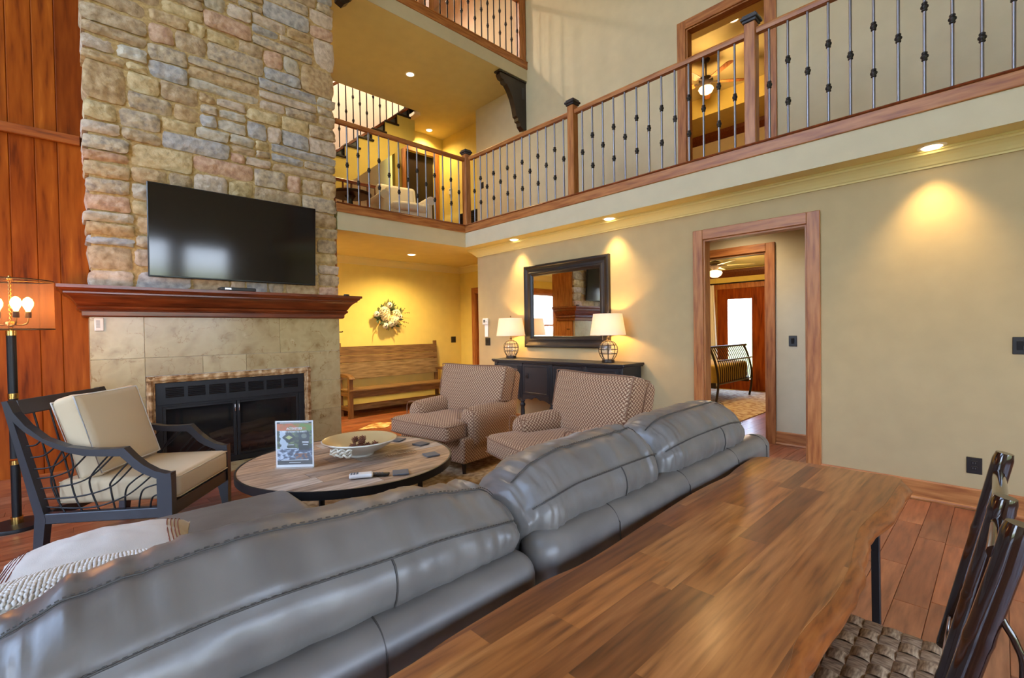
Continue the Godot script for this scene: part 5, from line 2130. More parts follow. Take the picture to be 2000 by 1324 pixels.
# the flyer's printed picture: orange and green leaves, a dark badge, falling water
func flyer_print() -> ImageTexture:
	var W := 180
	var H := 236
	var im := Image.create(W, H, false, Image.FORMAT_RGB8)
	var nz := FastNoiseLite.new()
	nz.seed = 6
	nz.frequency = 0.03
	for y in H:
		for x in W:
			var v := float(y) / H
			var u := float(x) / W
			var n := nz.get_noise_2d(x, y * 1.4)
			var c := c8(30, 34, 40)
			if v < 0.035:
				c = c8(34, 32, 36)
			elif v < 0.2:
				c = c8(214, 110, 40).lerp(c8(110, 150, 40), clampf(u * 1.5 - 0.35 + n, 0, 1))
			elif v < 0.62:
				c = c8(52, 62, 44).lerp(c8(126, 140, 70), clampf(n * 1.6 + 0.2, 0, 1))
				if absf(u - 0.17 - (v - 0.3) * 0.1) < 0.1 + n * 0.06:
					c = c8(206, 216, 226)
			elif v < 0.9:
				c = c8(58, 70, 96).lerp(c8(214, 224, 240), clampf(0.55 + n * 1.6 - (u - 0.3) * 0.8, 0, 1))
				if v > 0.74 and u > 0.5 and u < 0.86 and n > -0.1 + (v - 0.74) * 2.0:
					c = c8(156, 92, 58)
			# dark badge and dark panel
			if absf(u - 0.34) / 0.2 + absf(v - 0.36) / 0.14 < 1.0:
				c = c8(24, 26, 28)
				if absf(u - 0.34) / 0.11 + absf(v - 0.36) / 0.05 < 1.0:
					c = c8(196, 200, 120)
			if u > 0.62 and u < 0.92 and v > 0.24 and v < 0.66:
				c = c8(26, 24, 26)
				if pow((u - 0.77) / 0.08, 2) + pow((v - 0.33) / 0.06, 2) < 1.0:
					c = c8(120, 118, 96)
			im.set_pixel(x, y, c)
	return ImageTexture.create_from_image(im)


# long narrow live-edge table behind the sofa
func build_sofa_table() -> void:
	var H := 0.76
	var t := thing("live_edge_table", "long acacia sofa table with wavy live edges behind the leather sofa", "table")
	var topline := [[-0.9, -0.285], [-0.5, -0.3], [-0.1, -0.28], [0.3, -0.29], [0.6, -0.283], [0.935, -0.276], [1.082, -0.292], [1.289, -0.278], [1.45, -0.279], [1.569, -0.289], [1.777, -0.312], [1.95, -0.306], [2.119, -0.291], [2.35, -0.289], [2.516, -0.294], [2.525, -0.4], [2.515, -0.6], [2.5, -0.79], [2.46, -0.838], [2.398, -0.848], [2.2, -0.838], [2.057, -0.823], [1.88, -0.83], [1.699, -0.831], [1.441, -0.817], [1.142, -0.799], [0.996, -0.797], [0.87, -0.811], [0.691, -0.806], [0.559, -0.8], [0.421, -0.788], [0.0, -0.8], [-0.5, -0.79], [-0.9, -0.8]]
	var spl := []
	for p in topline:
		spl.append(Vector3(p[0], 0, p[1]))
	spl.append(spl[0])
	var pts := smooth_path(spl, 4)
	pts.pop_back()
	var outline := PackedVector2Array()
	for p in pts:
		outline.append(Vector2(p.x, p.z))
	# slab sides: bulging natural edge along both long sides, sawn ends
	var nz := FastNoiseLite.new()
	nz.seed = 12
	nz.frequency = 1.6
	var rows := []
	for lv in [[0.0, 0.0], [-0.004, 0.5], [-0.014, 0.8], [-0.028, 1.0], [-0.042, 0.95], [-0.054, 0.75], [-0.06, 0.4]]:
		var row := PackedVector3Array()
		for k in pts.size():
			var a: Vector3 = pts[(k + pts.size() - 1) % pts.size()]
			var b: Vector3 = pts[(k + 1) % pts.size()]
			var dir := (b - a).normalized()
			var out := Vector3(-dir.z, 0, dir.x)
			if pts[k].x > 2.47 or pts[k].x < -0.88:
				out *= 0.15
			elif pts[k].z < -0.6:
				out *= 0.2
			var amt: float = lv[1] * (0.034 + 0.016 * nz.get_noise_1d(k * 0.16) + 0.006 * nz.get_noise_2d(k * 0.6, lv[0] * 90.0))
			var p: Vector3 = pts[k]
			row.append(p + out * amt + Vector3(0, H - 0.002 + lv[0], 0))
		rows.append(row)
	# orientation: make the edge swell outwards
	var mb := MB.new()
	mb.grid(rows, false, true, true)
	var tri := Geometry2D.triangulate_polygon(outline)
	for k in range(0, tri.size(), 3):
		for yy in [H - 0.003, H - 0.06]:
			var q := []
			for j in 3:
				q.append(Vector3(outline[tri[k + j]].x, yy, outline[tri[k + j]].y))
			if ((q[1] - q[0]).cross(q[2] - q[0]).y > 0) == (yy > H - 0.01):
				mb.tri(q[0], q[1], q[2])
			else:
				mb.tri(q[0], q[2], q[1])
	part(mb, "slab", M.acacia_edge, t)
	# staves glued up into the top
	rng.seed = 31
	var z := -0.86
	while z < -0.26:
		var w := rng.randf_range(0.06, 0.1)
		var x := -1.0 - rng.randf() * 0.3
		while x < 2.6:
			var L := rng.randf_range(0.35, 0.75)
			var rect := PackedVector2Array([Vector2(x, z), Vector2(x + L, z), Vector2(x + L, z + w), Vector2(x, z + w)])
			for poly in Geometry2D.intersect_polygons(rect, outline):
				if poly.size() < 3:
					continue
				var sm := MB.new()
				sm.xf = Transform3D(Basis(Vector3.RIGHT, PI / 2), Vector3(0, H, 0))
				sm.prism(poly, 0.0, 0.0025)
				part(sm, "stave", M["acacia_%d" % (rng.randi() % 6)], t)
			x += L
		z += w
	for sx in [[2.22, 2.12], [-0.5, -0.4]]:
		for sz in [-0.335, -0.76]:
			var lm := MB.new()
			lm.prism(PackedVector2Array([Vector2(-0.014, 0), Vector2(0.014, 0), Vector2(0.014, 1), Vector2(-0.014, 1)]), -0.014, 0.014)
			var q := MB.new()
			var a := Vector3(sx[0] + (0.04 if sx[0] > 0 else -0.04), 0.0, sz)
			var b := Vector3(sx[0], H - 0.06, sz)
			q.box((a + b) / 2, Vector3(0.026, a.distance_to(b), 0.026), 0.002, Basis(Vector3.BACK, atan2(a.x - b.x, b.y - a.y)))
			part(q, "leg", M.table_steel, t)
		var q := MB.new()
		q.bx(sx[0] - 0.02, sx[0] + 0.02, H - 0.066, H - 0.06, -0.77, -0.32)
		part(q, "bracket", M.table_steel, t)


# bamboo-like lacquered dining chair, its back towards +z
func build_dining_chairs() -> void:
	var t := thing("dining_chair", "dark glossy bamboo dining chair with woven strap seat at the sofa table", "chair", Vector3(1.53, 0, -0.33))
	var w := 0.64
	var xs := [-w / 2, -0.15, w / 2]
	for i in 3:
		var mb := MB.new()
		var path := []
		var rr := []
		var shift := 0.016 if i == 0 else 0.0
		for k in 61:
			var y := (0.0 if i != 1 else 0.43) + k / 60.0 * (1.047 if i != 1 else 0.617)
			var z := 0.215 if y < 0.46 else 0.215 + (y - 0.46) * 0.205
			path.append(Vector3(xs[i], y, z + shift * clampf((y - 0.46) * 2.0, 0, 1)))
			var node := absf(fposmod(y - 0.02, 0.2) - 0.1)
			rr.append((0.0215 if i != 1 else 0.0205) + (0.0014 if node > 0.094 else 0.0))
		rr[60] = 0.018
		mb.tube(path, rr, 28)
		part(mb, "back_post", M.lacquer, t)
	for yy in [0.55, 0.985]:
		var mb := MB.new()
		var L := []
		for k in 13:
			var u := k / 6.0 - 1.0
			L.append(Vector3(u * w / 2, yy + 0.01 * (1 - u * u), 0.215 + (yy - 0.46) * 0.205 + 0.004 * (1 - u * u)))
		mb.tube(L, 0.014, 10)
		part(mb, "back_rail", M.lacquer, t)
	var br := MB.new()
	br.tube(smooth_path([Vector3(-w / 2 - 0.004, 0.9, 0.318), Vector3(-w / 2 - 0.004, 0.865, 0.332), Vector3(-w / 2 - 0.004, 0.833, 0.347), Vector3(-w / 2 - 0.004, 0.78, 0.356), Vector3(-w / 2 - 0.004, 0.6, 0.34), Vector3(-w / 2 - 0.004, 0.47, 0.26)], 5), 0.006, 7)
	part(br, "curved_brace", M.lacquer, t)
	for x in [-w / 2, w / 2]:
		var mb := MB.new()
		mb.tube([Vector3(x, 0, -0.2), Vector3(x, 0.45, -0.2)], 0.02, 12)
		part(mb, "front_leg", M.lacquer, t)
		mb = MB.new()
		mb.tube([Vector3(x, 0.2, -0.2), Vector3(x, 0.2, 0.215)], 0.012, 8)
		part(mb, "stretcher", M.lacquer, t)
		mb = MB.new()
		mb.tube([Vector3(x, 0.43, -0.21), Vector3(x, 0.43, 0.215)], 0.017, 10)
		part(mb, "seat_rail", M.lacquer, t)
	for z in [-0.205, 0.21]:
		var mb := MB.new()
		mb.tube([Vector3(-w / 2, 0.43, z), Vector3(w / 2, 0.43, z)], 0.017, 10)
		part(mb, "seat_rail", M.lacquer, t)
	# woven seat of broad straps, over one and under one
	var n := 11
	var m := 9
	var sw := (w - 0.01) / n
	for dir in 2:
		var cnt := n if dir == 0 else m
		var other := m if dir == 0 else n
		for k in cnt:
			var P := []
			var steps := other * 6
			for s in steps + 1:
				var f := float(s) / steps
				var ph := sin((f * other) * PI) * (1.0 if k % 2 == 0 else -1.0) * (1.0 if dir == 0 else -1.0)
				var row := PackedVector3Array()
				for e in [-0.47, -0.2, 0.2, 0.47]:
					var arch := 0.0 if absf(e) > 0.4 else 0.0012
					if dir == 0:
						row.append(Vector3(-w / 2 + 0.005 + sw * (k + 0.5 + e), 0.452 + ph * 0.006 + arch, lerpf(-0.21, 0.215, f)))
					else:
						row.append(Vector3(lerpf(-w / 2, w / 2, f), 0.452 + ph * 0.006 + arch, -0.21 + 0.425 / m * (k + 0.5 + e)))
				P.append(row)
			var mb := MB.new()
			mb.grid(P, false, false, dir == 1)
			part(mb, "seat_strap", M.straw if dir == 0 else M.straw_x, t)


func build_sideboard() -> void:
	var z0 := -5.13
	var z1 := -2.95
	var xf := 4.53
	var H := 1.012
	var t := thing("sideboard", "long black painted sideboard with scalloped apron under the mirror", "sideboard")
	var mb := MB.new()
	mb.bx(xf - 0.03, 4.945, H - 0.03, H, z0 - 0.03, z1 + 0.03, 0.006)
	mb.bx(xf - 0.018, 4.94, H - 0.045, H - 0.03, z0 - 0.018, z1 + 0.018, 0.004)
	part(mb, "top", M.sideboard_paint, t)
	mb = MB.new()
	mb.bx(xf + 0.02, 4.935, 0.5, H - 0.045, z0 + 0.01, z1 - 0.01, 0.003)
	part(mb, "body", M.sideboard_paint, t)
	# four doors between reeded stiles
	var bounds := [z0, lerpf(z0, z1, 0.25), lerpf(z0, z1, 0.5), lerpf(z0, z1, 0.75), z1]
	for i in 5:
		mb = MB.new()
		var z: float = bounds[i] + (0.035 if i == 0 else (-0.035 if i == 4 else 0.0))
		mb.bx(xf, xf + 0.05, 0.46, H - 0.045, z - 0.032, z + 0.032, 0.004)
		for k in 3:
			mb.tube([Vector3(xf - 0.002, 0.49, z - 0.018 + k * 0.018), Vector3(xf - 0.002, H - 0.08, z - 0.018 + k * 0.018)], 0.006, 6)
		part(mb, "stile", M.sideboard_paint, t)
		mb = MB.new()
		mb.lathe([Vector2(0.0, 0.46), Vector2(0.03, 0.46), Vector2(0.034, 0.44), Vector2(0.02, 0.425), Vector2(0.036, 0.405), Vector2(0.038, 0.385), Vector2(0.024, 0.36), Vector2(0.03, 0.3), Vector2(0.026, 0.16), Vector2(0.016, 0.08), Vector2(0.024, 0.06), Vector2(0.02, 0.0), Vector2(0, 0)], 14, Vector3(xf + 0.03, 0, z))
		part(mb, "leg", M.sideboard_paint, t)
		if i == 0 or i == 4:
			mb = MB.new()
			mb.lathe([Vector2(0.0, 0.5), Vector2(0.03, 0.46), Vector2(0.024, 0.36), Vector2(0.026, 0.16), Vector2(0.02, 0.0), Vector2(0, 0)], 12, Vector3(4.89, 0, z))
			part(mb, "leg", M.sideboard_paint, t)
	for i in 4:
		var a: float = bounds[i] + (0.068 if i == 0 else 0.033)
		var b: float = bounds[i + 1] - (0.068 if i == 3 else 0.033)
		mb = MB.new()
		mb.bx(xf + 0.004, xf + 0.022, 0.535, H - 0.06, a + 0.003, b - 0.003, 0.003)
		var door := part(mb, "door", M.sideboard_paint, t)
		mb = MB.new()
		for e in [[a + 0.02, a + 0.034, 0.56, H - 0.085], [b - 0.034, b - 0.02, 0.56, H - 0.085]]:
			mb.bx(xf - 0.003, xf + 0.006, e[2], e[3], e[0], e[1], 0.003)
		for e in [[0.56, 0.574], [H - 0.099, H - 0.085]]:
			mb.bx(xf - 0.003, xf + 0.006, e[0], e[1], a + 0.034, b - 0.034, 0.003)
		part(mb, "panel_moulding", M.sideboard_paint, door)
		mb = MB.new()
		var kz: float = b - 0.09 if i % 2 == 0 else a + 0.09
		mb.bx(xf - 0.004, xf + 0.004, 0.76, 0.83, kz - 0.024, kz + 0.024, 0.003)
		var ring := []
		for k in 18:
			ring.append(Vector3(xf - 0.012, 0.785 + cos(TAU * k / 18) * 0.02, kz + sin(TAU * k / 18) * 0.016))
		mb.tube(ring, 0.0035, 5, false, true)
		part(mb, "ring_pull", M.iron_dark, door)
		# scalloped apron
		mb = MB.new()
		var poly := PackedVector2Array([Vector2(a, 0.535)])
		for k in 25:
			var u := k / 24.0
			poly.append(Vector2(lerpf(a, b, u), 0.5 - 0.05 * pow(absf(2 * u - 1), 0.7) + 0.018 * absf(sin(u * PI * 3))))
		poly.append(Vector2(b, 0.535))
		mb.xf = Transform3D(Basis(Vector3(0, 0, 1), Vector3(0, 1, 0), Vector3(-1, 0, 0)), Vector3(xf + 0.02, 0, 0))
		mb.prism(poly, 0.0, 0.018)
		part(mb, "apron", M.sideboard_paint, t)


func build_mirror() -> void:
	var t := thing("wall_mirror", "large wall mirror in a wide stepped black wooden frame above the sideboard", "mirror")
	var x := WALL_X
	var z0 := -4.875
	var z1 := -3.385
	var y0 := 1.17
	var y1 := 2.352
	# mitred frame in four lengths
	var prof := [Vector2(0.0, 0.0), Vector2(0.0, 0.042), Vector2(0.01, 0.05), Vector2(0.03, 0.05), Vector2(0.04, 0.042), Vector2(0.07, 0.034), Vector2(0.098, 0.036), Vector2(0.105, 0.044), Vector2(0.125, 0.044), Vector2(0.132, 0.03), Vector2(0.15, 0.022), Vector2(0.158, 0.012), Vector2(0.158, 0.004)]
	var c := [Vector2(z0, y0), Vector2(z1, y0), Vector2(z1, y1), Vector2(z0, y1)]
	var ins := [Vector2(1, 1), Vector2(-1, 1), Vector2(-1, -1), Vector2(1, -1)]
	for s in 4:
		var mb := MB.new()
		for k in prof.size() - 1:
			var p: Vector2 = prof[k]
			var q: Vector2 = prof[k + 1]
			var a: Vector2 = c[s]
			var b: Vector2 = c[(s + 1) % 4]
			var ia: Vector2 = ins[s]
			var ib: Vector2 = ins[(s + 1) % 4]
			var P := func(base: Vector2, i2: Vector2, w: Vector2) -> Vector3:
				var g := base + i2 * w.x
				return Vector3(x - w.y, g.y, g.x)
			mb.quad(P.call(b, ib, p), P.call(a, ia, p), P.call(a, ia, q), P.call(b, ib, q))
		part(mb, "frame_side", M.mirror_frame, t)
	var mb := MB.new()
	mb.bx(x - 0.005, x - 0.001, y0 + 0.15, y1 - 0.15, z0 + 0.15, z1 - 0.15)
	part(mb, "glass", M.mirror_glass, t)


func table_lamp(at: Vector3, label: String, scale_ := 1.0) -> void:
	var t := thing("table_lamp", label, "table lamp", at, 0.0, "pair of glass table lamps")
	var mb := MB.new()
	mb.lathe([Vector2(0, 0), Vector2(0.075, 0), Vector2(0.075, 0), Vector2(0.078, 0.01), Vector2(0.072, 0.034), Vector2(0.072, 0.034), Vector2(0, 0.036)], 24)
	part(mb, "base", M.bronze, t)
	var outline := [Vector2(0.062, 0.036), Vector2(0.09, 0.075), Vector2(0.106, 0.12), Vector2(0.11, 0.155), Vector2(0.1, 0.2), Vector2(0.075, 0.235), Vector2(0.045, 0.25)]
	mb = MB.new()
	mb.lathe(outline, 24)
	part(mb, "glass_body", M.glass, t)
	for k in 8:
		mb = MB.new()
		var path := []
		var a := TAU * k / 8 + 0.2
		for p in outline:
			path.append(Vector3(cos(a) * (p.x + 0.002), p.y, sin(a) * (p.x + 0.002)))
		mb.tube(smooth_path(path, 3), 0.0042, 6)
		part(mb, "cage_rib", M.bronze, t)
	for q in [[0.104, 0.105], [0.111, 0.155], [0.096, 0.208]]:
		mb = MB.new()
		var ring := []
		for k in 28:
			ring.append(Vector3(cos(TAU * k / 28) * (q[0] + 0.002), q[1], sin(TAU * k / 28) * (q[0] + 0.002)))
		mb.tube(ring, 0.0042, 6, false, true)
		part(mb, "cage_ring", M.bronze, t)
	mb = MB.new()
	mb.tube([Vector3(0, 0.036, 0), Vector3(0, 0.36, 0)], 0.006, 8)
	part(mb, "stem", M.bronze, t)
	mb = MB.new()
	mb.lathe([Vector2(0.05, 0.25), Vector2(0.052, 0.255), Vector2(0.02, 0.262), Vector2(0.014, 0.29), Vector2(0.018, 0.3), Vector2(0, 0.31)], 16)
	part(mb, "neck", M.bronze, t)
	mb = MB.new()
	mb.lathe([Vector2(0.212, 0.326), Vector2(0.172, 0.582)], 40)
	part(mb, "shade", M.shade_linen, t)
	mb = MB.new()
	mb.tube([Vector3(0, 0.36, 0), Vector3(0, 0.6, 0)], 0.003, 5)
	for k in 3:
		mb.tube([Vector3(0, 0.575, 0), Vector3(cos(TAU * k / 3) * 0.172, 0.575, sin(TAU * k / 3) * 0.172)], 0.002, 4)
	part(mb, "harp", M.bronze, t)
	mb = MB.new()
	mb.lathe([Vector2(0, 0.595), Vector2(0.009, 0.6), Vector2(0.011, 0.61), Vector2(0, 0.622)], 10)
	part(mb, "finial", M.bronze, t)
	mb = MB.new()
	mb.lathe([Vector2(0.0, 0.37), Vector2(0.013, 0.38), Vector2(0.03, 0.42), Vector2(0.032, 0.445), Vector2(0.02, 0.47), Vector2(0, 0.477)], 14)
	part(mb, "bulb", M.bulb_glow, t)
	var l := OmniLight3D.new()
	l.name = "bulb_light"
	l.light_color = c8(255, 200, 120)
	l.light_energy = 0.27
	l.light_size = 0.035
	l.omni_range = 12.0
	l.omni_attenuation = 2.0
	l.shadow_enabled = true
	t.add_child(l)
	l.position = Vector3(0, 0.43, 0)


func build_bench() -> void:
	var t := thing("wooden_bench", "weathered rustic wooden bench against the golden back wall", "bench")
	var zf := -7.42
	var zb := -7.8
	var xl := 3.38
	var xr := 5.34
	for x in [xl, xr]:
		var mb := MB.new()
		mb.bx(x - 0.035, x + 0.035, 0.0, 0.70, zf - 0.035, zf + 0.035, 0.004)
		part(mb, "front_leg", M.bench_y, t)
		mb = MB.new()
		mb.box(Vector3(x - (0.0 if x < 4 else 0.0), 0.62, zb - 0.01), Vector3(0.06, 1.26, 0.05), 0.004, Basis(Vector3.RIGHT, -0.05))
		part(mb, "back_leg", M.bench_y, t)
		mb = MB.new()
		var poly := PackedVector2Array([Vector2(0, 0.72), Vector2(0.2, 0.735), Vector2(0.36, 0.72), Vector2(0.46, 0.69), Vector2(0.48, 0.66), Vector2(0.46, 0.645), Vector2(0.36, 0.68), Vector2(0, 0.685)])
		mb.xf = Transform3D(Basis(Vector3(0, 0, 1), Vector3(0, 1, 0), Vector3(-1, 0, 0)), Vector3(x, 0, zb - 0.02))
		mb.prism(poly, -0.045, 0.045)
		part(mb, "arm", M.bench_z, t)
		mb = MB.new()
		mb.bx(x - 0.02, x + 0.02, 0.36, 0.44, zb, zf, 0.003)
		mb.bx(x - 0.018, x + 0.018, 0.12, 0.19, zb, zf, 0.003)
		part(mb, "side_stretcher", M.bench_z, t)
	var ys := [[0.62, 0.9], [0.905, 1.03], [1.035, 1.185]]
	for k in 3:
		var mb := MB.new()
		mb.box(Vector3((xl + xr) / 2, (ys[k][0] + ys[k][1]) / 2, zb + 0.02 - (ys[k][0] - 0.6) * 0.05), Vector3(xr - xl + 0.03, ys[k][1] - ys[k][0], 0.028), 0.004, Basis(Vector3.RIGHT, -0.05))
		part(mb, "back_board", M["bench_%d" % k], t)
	for k in 2:
		var mb := MB.new()
		mb.bx(xl - 0.03, xr + 0.03, 0.445, 0.475, zb + 0.03 + k * 0.2, zb + 0.225 + k * 0.2, 0.004)
		part(mb, "seat_board", M["bench_%d" % (k + 1)], t)
	var mb := MB.new()
	mb.bx(xl + 0.035, xr - 0.035, 0.34, 0.44, zf - 0.02, zf + 0.012, 0.003)
	part(mb, "front_apron", M.bench_2, t)
	mb = MB.new()
	mb.bx(xl + 0.035, xr - 0.035, 0.1, 0.19, zf - 0.2, zf - 0.17, 0.003)
	part(mb, "stretcher", M.bench_0, t)
	# small hide on the boards before the bench
	var poly := PackedVector2Array()
	rng.seed = 8
	for k in 28:
		var a := TAU * k / 28
		var r := 1.0 + 0.22 * sin(a * 4 + 0.6) + rng.randf_range(-0.06, 0.06)
		poly.append(Vector2(cos(a) * 0.3 * r, sin(a) * 0.17 * r))
	mb = MB.new()
	mb.xf = Transform3D(Basis(Vector3.RIGHT, PI / 2), Vector3.ZERO)
	mb.prism(poly, -0.008, 0.0)
	single(mb, "hide_rug", "small tan hide rug with a ragged edge on the boards before the bench", "rug", M.hide, "", Vector3(3.42, 0.001, -6.55), 0.35)


func leaf_mesh(L: float, w: float) -> MB:
	var mb := MB.new()
	var P := []
	for i in 7:
		var f := i / 6.0
		var hw := w * sin(PI * pow(f, 0.8)) * 0.5
		P.append(PackedVector3Array([Vector3(L * f, -0.012 * sin(PI * f) + hw * 0.3, -hw), Vector3(L * f, 0.01 * sin(PI * f), 0), Vector3(L * f, -0.012 * sin(PI * f) + hw * 0.3, hw)]))
	mb.grid(P)
	return mb


func build_wreath() -> void:
	var t := thing("flower_wreath", "round wreath of cream flowers, green leaves and twigs on the back wall", "wreath", Vector3(4.33, 1.735, BACK_Z + 0.05))
	rng.seed = 61
	var mb := MB.new()
	for k in 4:
		var ring := []
		for j in 40:
			var a := TAU * j / 40
			ring.append(Vector3(cos(a) * (0.17 + 0.015 * sin(a * 5 + k)), sin(a) * (0.15 + 0.012 * cos(a * 4 + k * 2)), 0.012 * sin(a * 6 + k * 1.6)))
		mb.tube(ring, 0.008, 5, false, true)
	part(mb, "twig_ring", M.twig, t)
	var leaves := [leaf_mesh(0.12, 0.05).mesh(), leaf_mesh(0.09, 0.035).mesh()]
	for k in 90:
		var a := rng.randf() * TAU
		var r := rng.randf_range(0.1, 0.22)
		var o := inst(leaves[k % 2], "leaf", M.leaf_dark if k % 3 else M.leaf_olive, t)
		o.position = Vector3(cos(a) * r, sin(a) * r * 0.9, rng.randf_range(0.0, 0.06))
		o.basis = Basis(Vector3.BACK, a + rng.randf_range(-1.2, 1.2)) * Basis(Vector3.RIGHT, rng.randf_range(-0.9, 0.9) + 1.2) * Basis(Vector3.BACK, rng.randf_range(-0.3, 0.6))
	# petalled flowers
	var petal := leaf_mesh(0.03, 0.024).mesh()
	var cl := [[-0.11, 0.05, 0.1], [-0.08, -0.03, 0.085], [0.14, 0.03, 0.075], [0.08, -0.1, 0.08], [0.12, -0.06, 0.055], [-0.13, 0.1, 0.05], [0.0, 0.19, 0.04], [-0.09, -0.19, 0.045], [-0.26, 0.02, 0.04], [0.2, -0.02, 0.04], [0.02, -0.15, 0.05]]
	for c in cl:
		var node := Node3D.new()
		node.name = "blossom"
		t.add_child(node, true)
		node.position = Vector3(c[0], c[1], 0.06)
		var fm := MB.new()
		var n := int(c[2] * 340)
		for k in n:
			var f := (k + 0.5) / n
			var pa := k * 2.39996
			var ph := acos(1 - f)
			var d := Vector3(sin(ph) * cos(pa), sin(ph) * sin(pa), cos(ph) * 0.7)
			var bs := Basis.looking_at(-d, Vector3.UP if absf(d.y) < 0.9 else Vector3.RIGHT)
			for q in 5:
				var pm := petal.surface_get_arrays(0)
				var tr := Transform3D(bs * Basis(Vector3.BACK, TAU * q / 5) * Basis(Vector3.UP, -0.5) * Basis(Vector3.RIGHT, PI / 2), d * c[2])
				var st := fm.v.size()
				for i in pm[Mesh.ARRAY_VERTEX].size():
					fm.v.append(tr * (pm[Mesh.ARRAY_VERTEX][i] * (0.8 if c[2] > 0.06 else 0.9)))
					fm.n.append(tr.basis * pm[Mesh.ARRAY_NORMAL][i])
					fm.uv.append(Vector2.ZERO)
				for i in pm[Mesh.ARRAY_INDEX]:
					fm.idx.append(st + i)
		part(fm, "petals", M.petal if c[2] > 0.06 else M.petal_tip, node)
		if c[2] <= 0.05:
			var em := MB.new()
			em.lathe([Vector2(0, -0.01), Vector2(0.012, 0.0), Vector2(0.009, 0.01), Vector2(0, 0.012)], 8)
			var eye := part(em, "eye", M.flower_eye, node)
			eye.position = Vector3(0, 0, c[2])
			eye.rotation.x = PI / 2
	# twigs with buds sticking out to the right
	for k in 9:
		var a := rng.randf_range(-0.75, 0.75)
		var L := rng.randf_range(0.24, 0.42)
		var tip := Vector3(cos(a) * L * 1.05, sin(a) * L * 0.8, rng.randf_range(0.03, 0.08))
		var tm := MB.new()
		tm.tube(smooth_path([Vector3(cos(a) * 0.13, sin(a) * 0.12, 0.02), tip * 0.7 + Vector3(0, rng.randf_range(-0.02, 0.02), 0), tip], 4), 0.0022, 4)
		var tw := part(tm, "twig", M.twig, t)
		for b in 3:
			var bm := MB.new()
			bm.lathe([Vector2(0, -0.014), Vector2(0.008, 0.0), Vector2(0, 0.014)], 6)
			part(bm, "bud", M.bud, tw).position = tip * (1.0 - b * 0.1) + Vector3(rng.randf_range(-0.01, 0.01), rng.randf_range(-0.01, 0.01), 0.0)
	for k in 3:
		var rb := MB.new()
		var x0: float = [-0.2, 0.03, 0.1][k]
		var P := []
		for i in 12:
			var f := i / 11.0
			var c := Vector3(x0 + [-0.08, 0.1, 0.03][k] * f + 0.012 * sin(f * 9), -0.1 - 0.24 * f, 0.05 + 0.01 * cos(f * 8))
			P.append(PackedVector3Array([c - Vector3(0.008, 0, 0), c + Vector3(0.008, 0, 0.004)]))
		rb.grid(P)
		part(rb, "ribbon", M.straw_ribbon, t)


# black wall plate; n = outward normal axis sign: "x" faces -x, "z" faces +z
func wall_plate(called: String, label: String, at: Vector3, faces_x: bool, w: float, kind: String) -> void:
	var t := thing(called, label, "outlet" if kind == "outlet" else "light switch", at, -PI / 2 if faces_x else 0.0, "black wall plates")
	var mb := MB.new()
	mb.box(Vector3(0, 0, 0.004), Vector3(w, 0.125, 0.008), 0.003)
	part(mb, "plate", M.plate_black, t)
	if kind == "outlet":
		for s in [-0.02, 0.02]:
			mb = MB.new()
			mb.box(Vector3(0, s, 0.009), Vector3(0.034, 0.028, 0.003), 0.001)
			var so := part(mb, "socket", M.tv_bezel, t)
			mb = MB.new()
			for q in [-0.007, 0.007]:
				mb.bx(q - 0.0012, q + 0.0012, s - 0.006, s + 0.006, 0.0105, 0.0112)
			part(mb, "slot", M.slate, so)
	else:
		var n := maxi(1, roundi(w / 0.06))
		for k in n:
			mb = MB.new()
			mb.box(Vector3((k - (n - 1) / 2.0) * 0.046, 0, 0.01), Vector3(0.032, 0.066, 0.006), 0.002, Basis(Vector3.RIGHT, 0.1))
			part(mb, "rocker", M.tv_bezel, t)


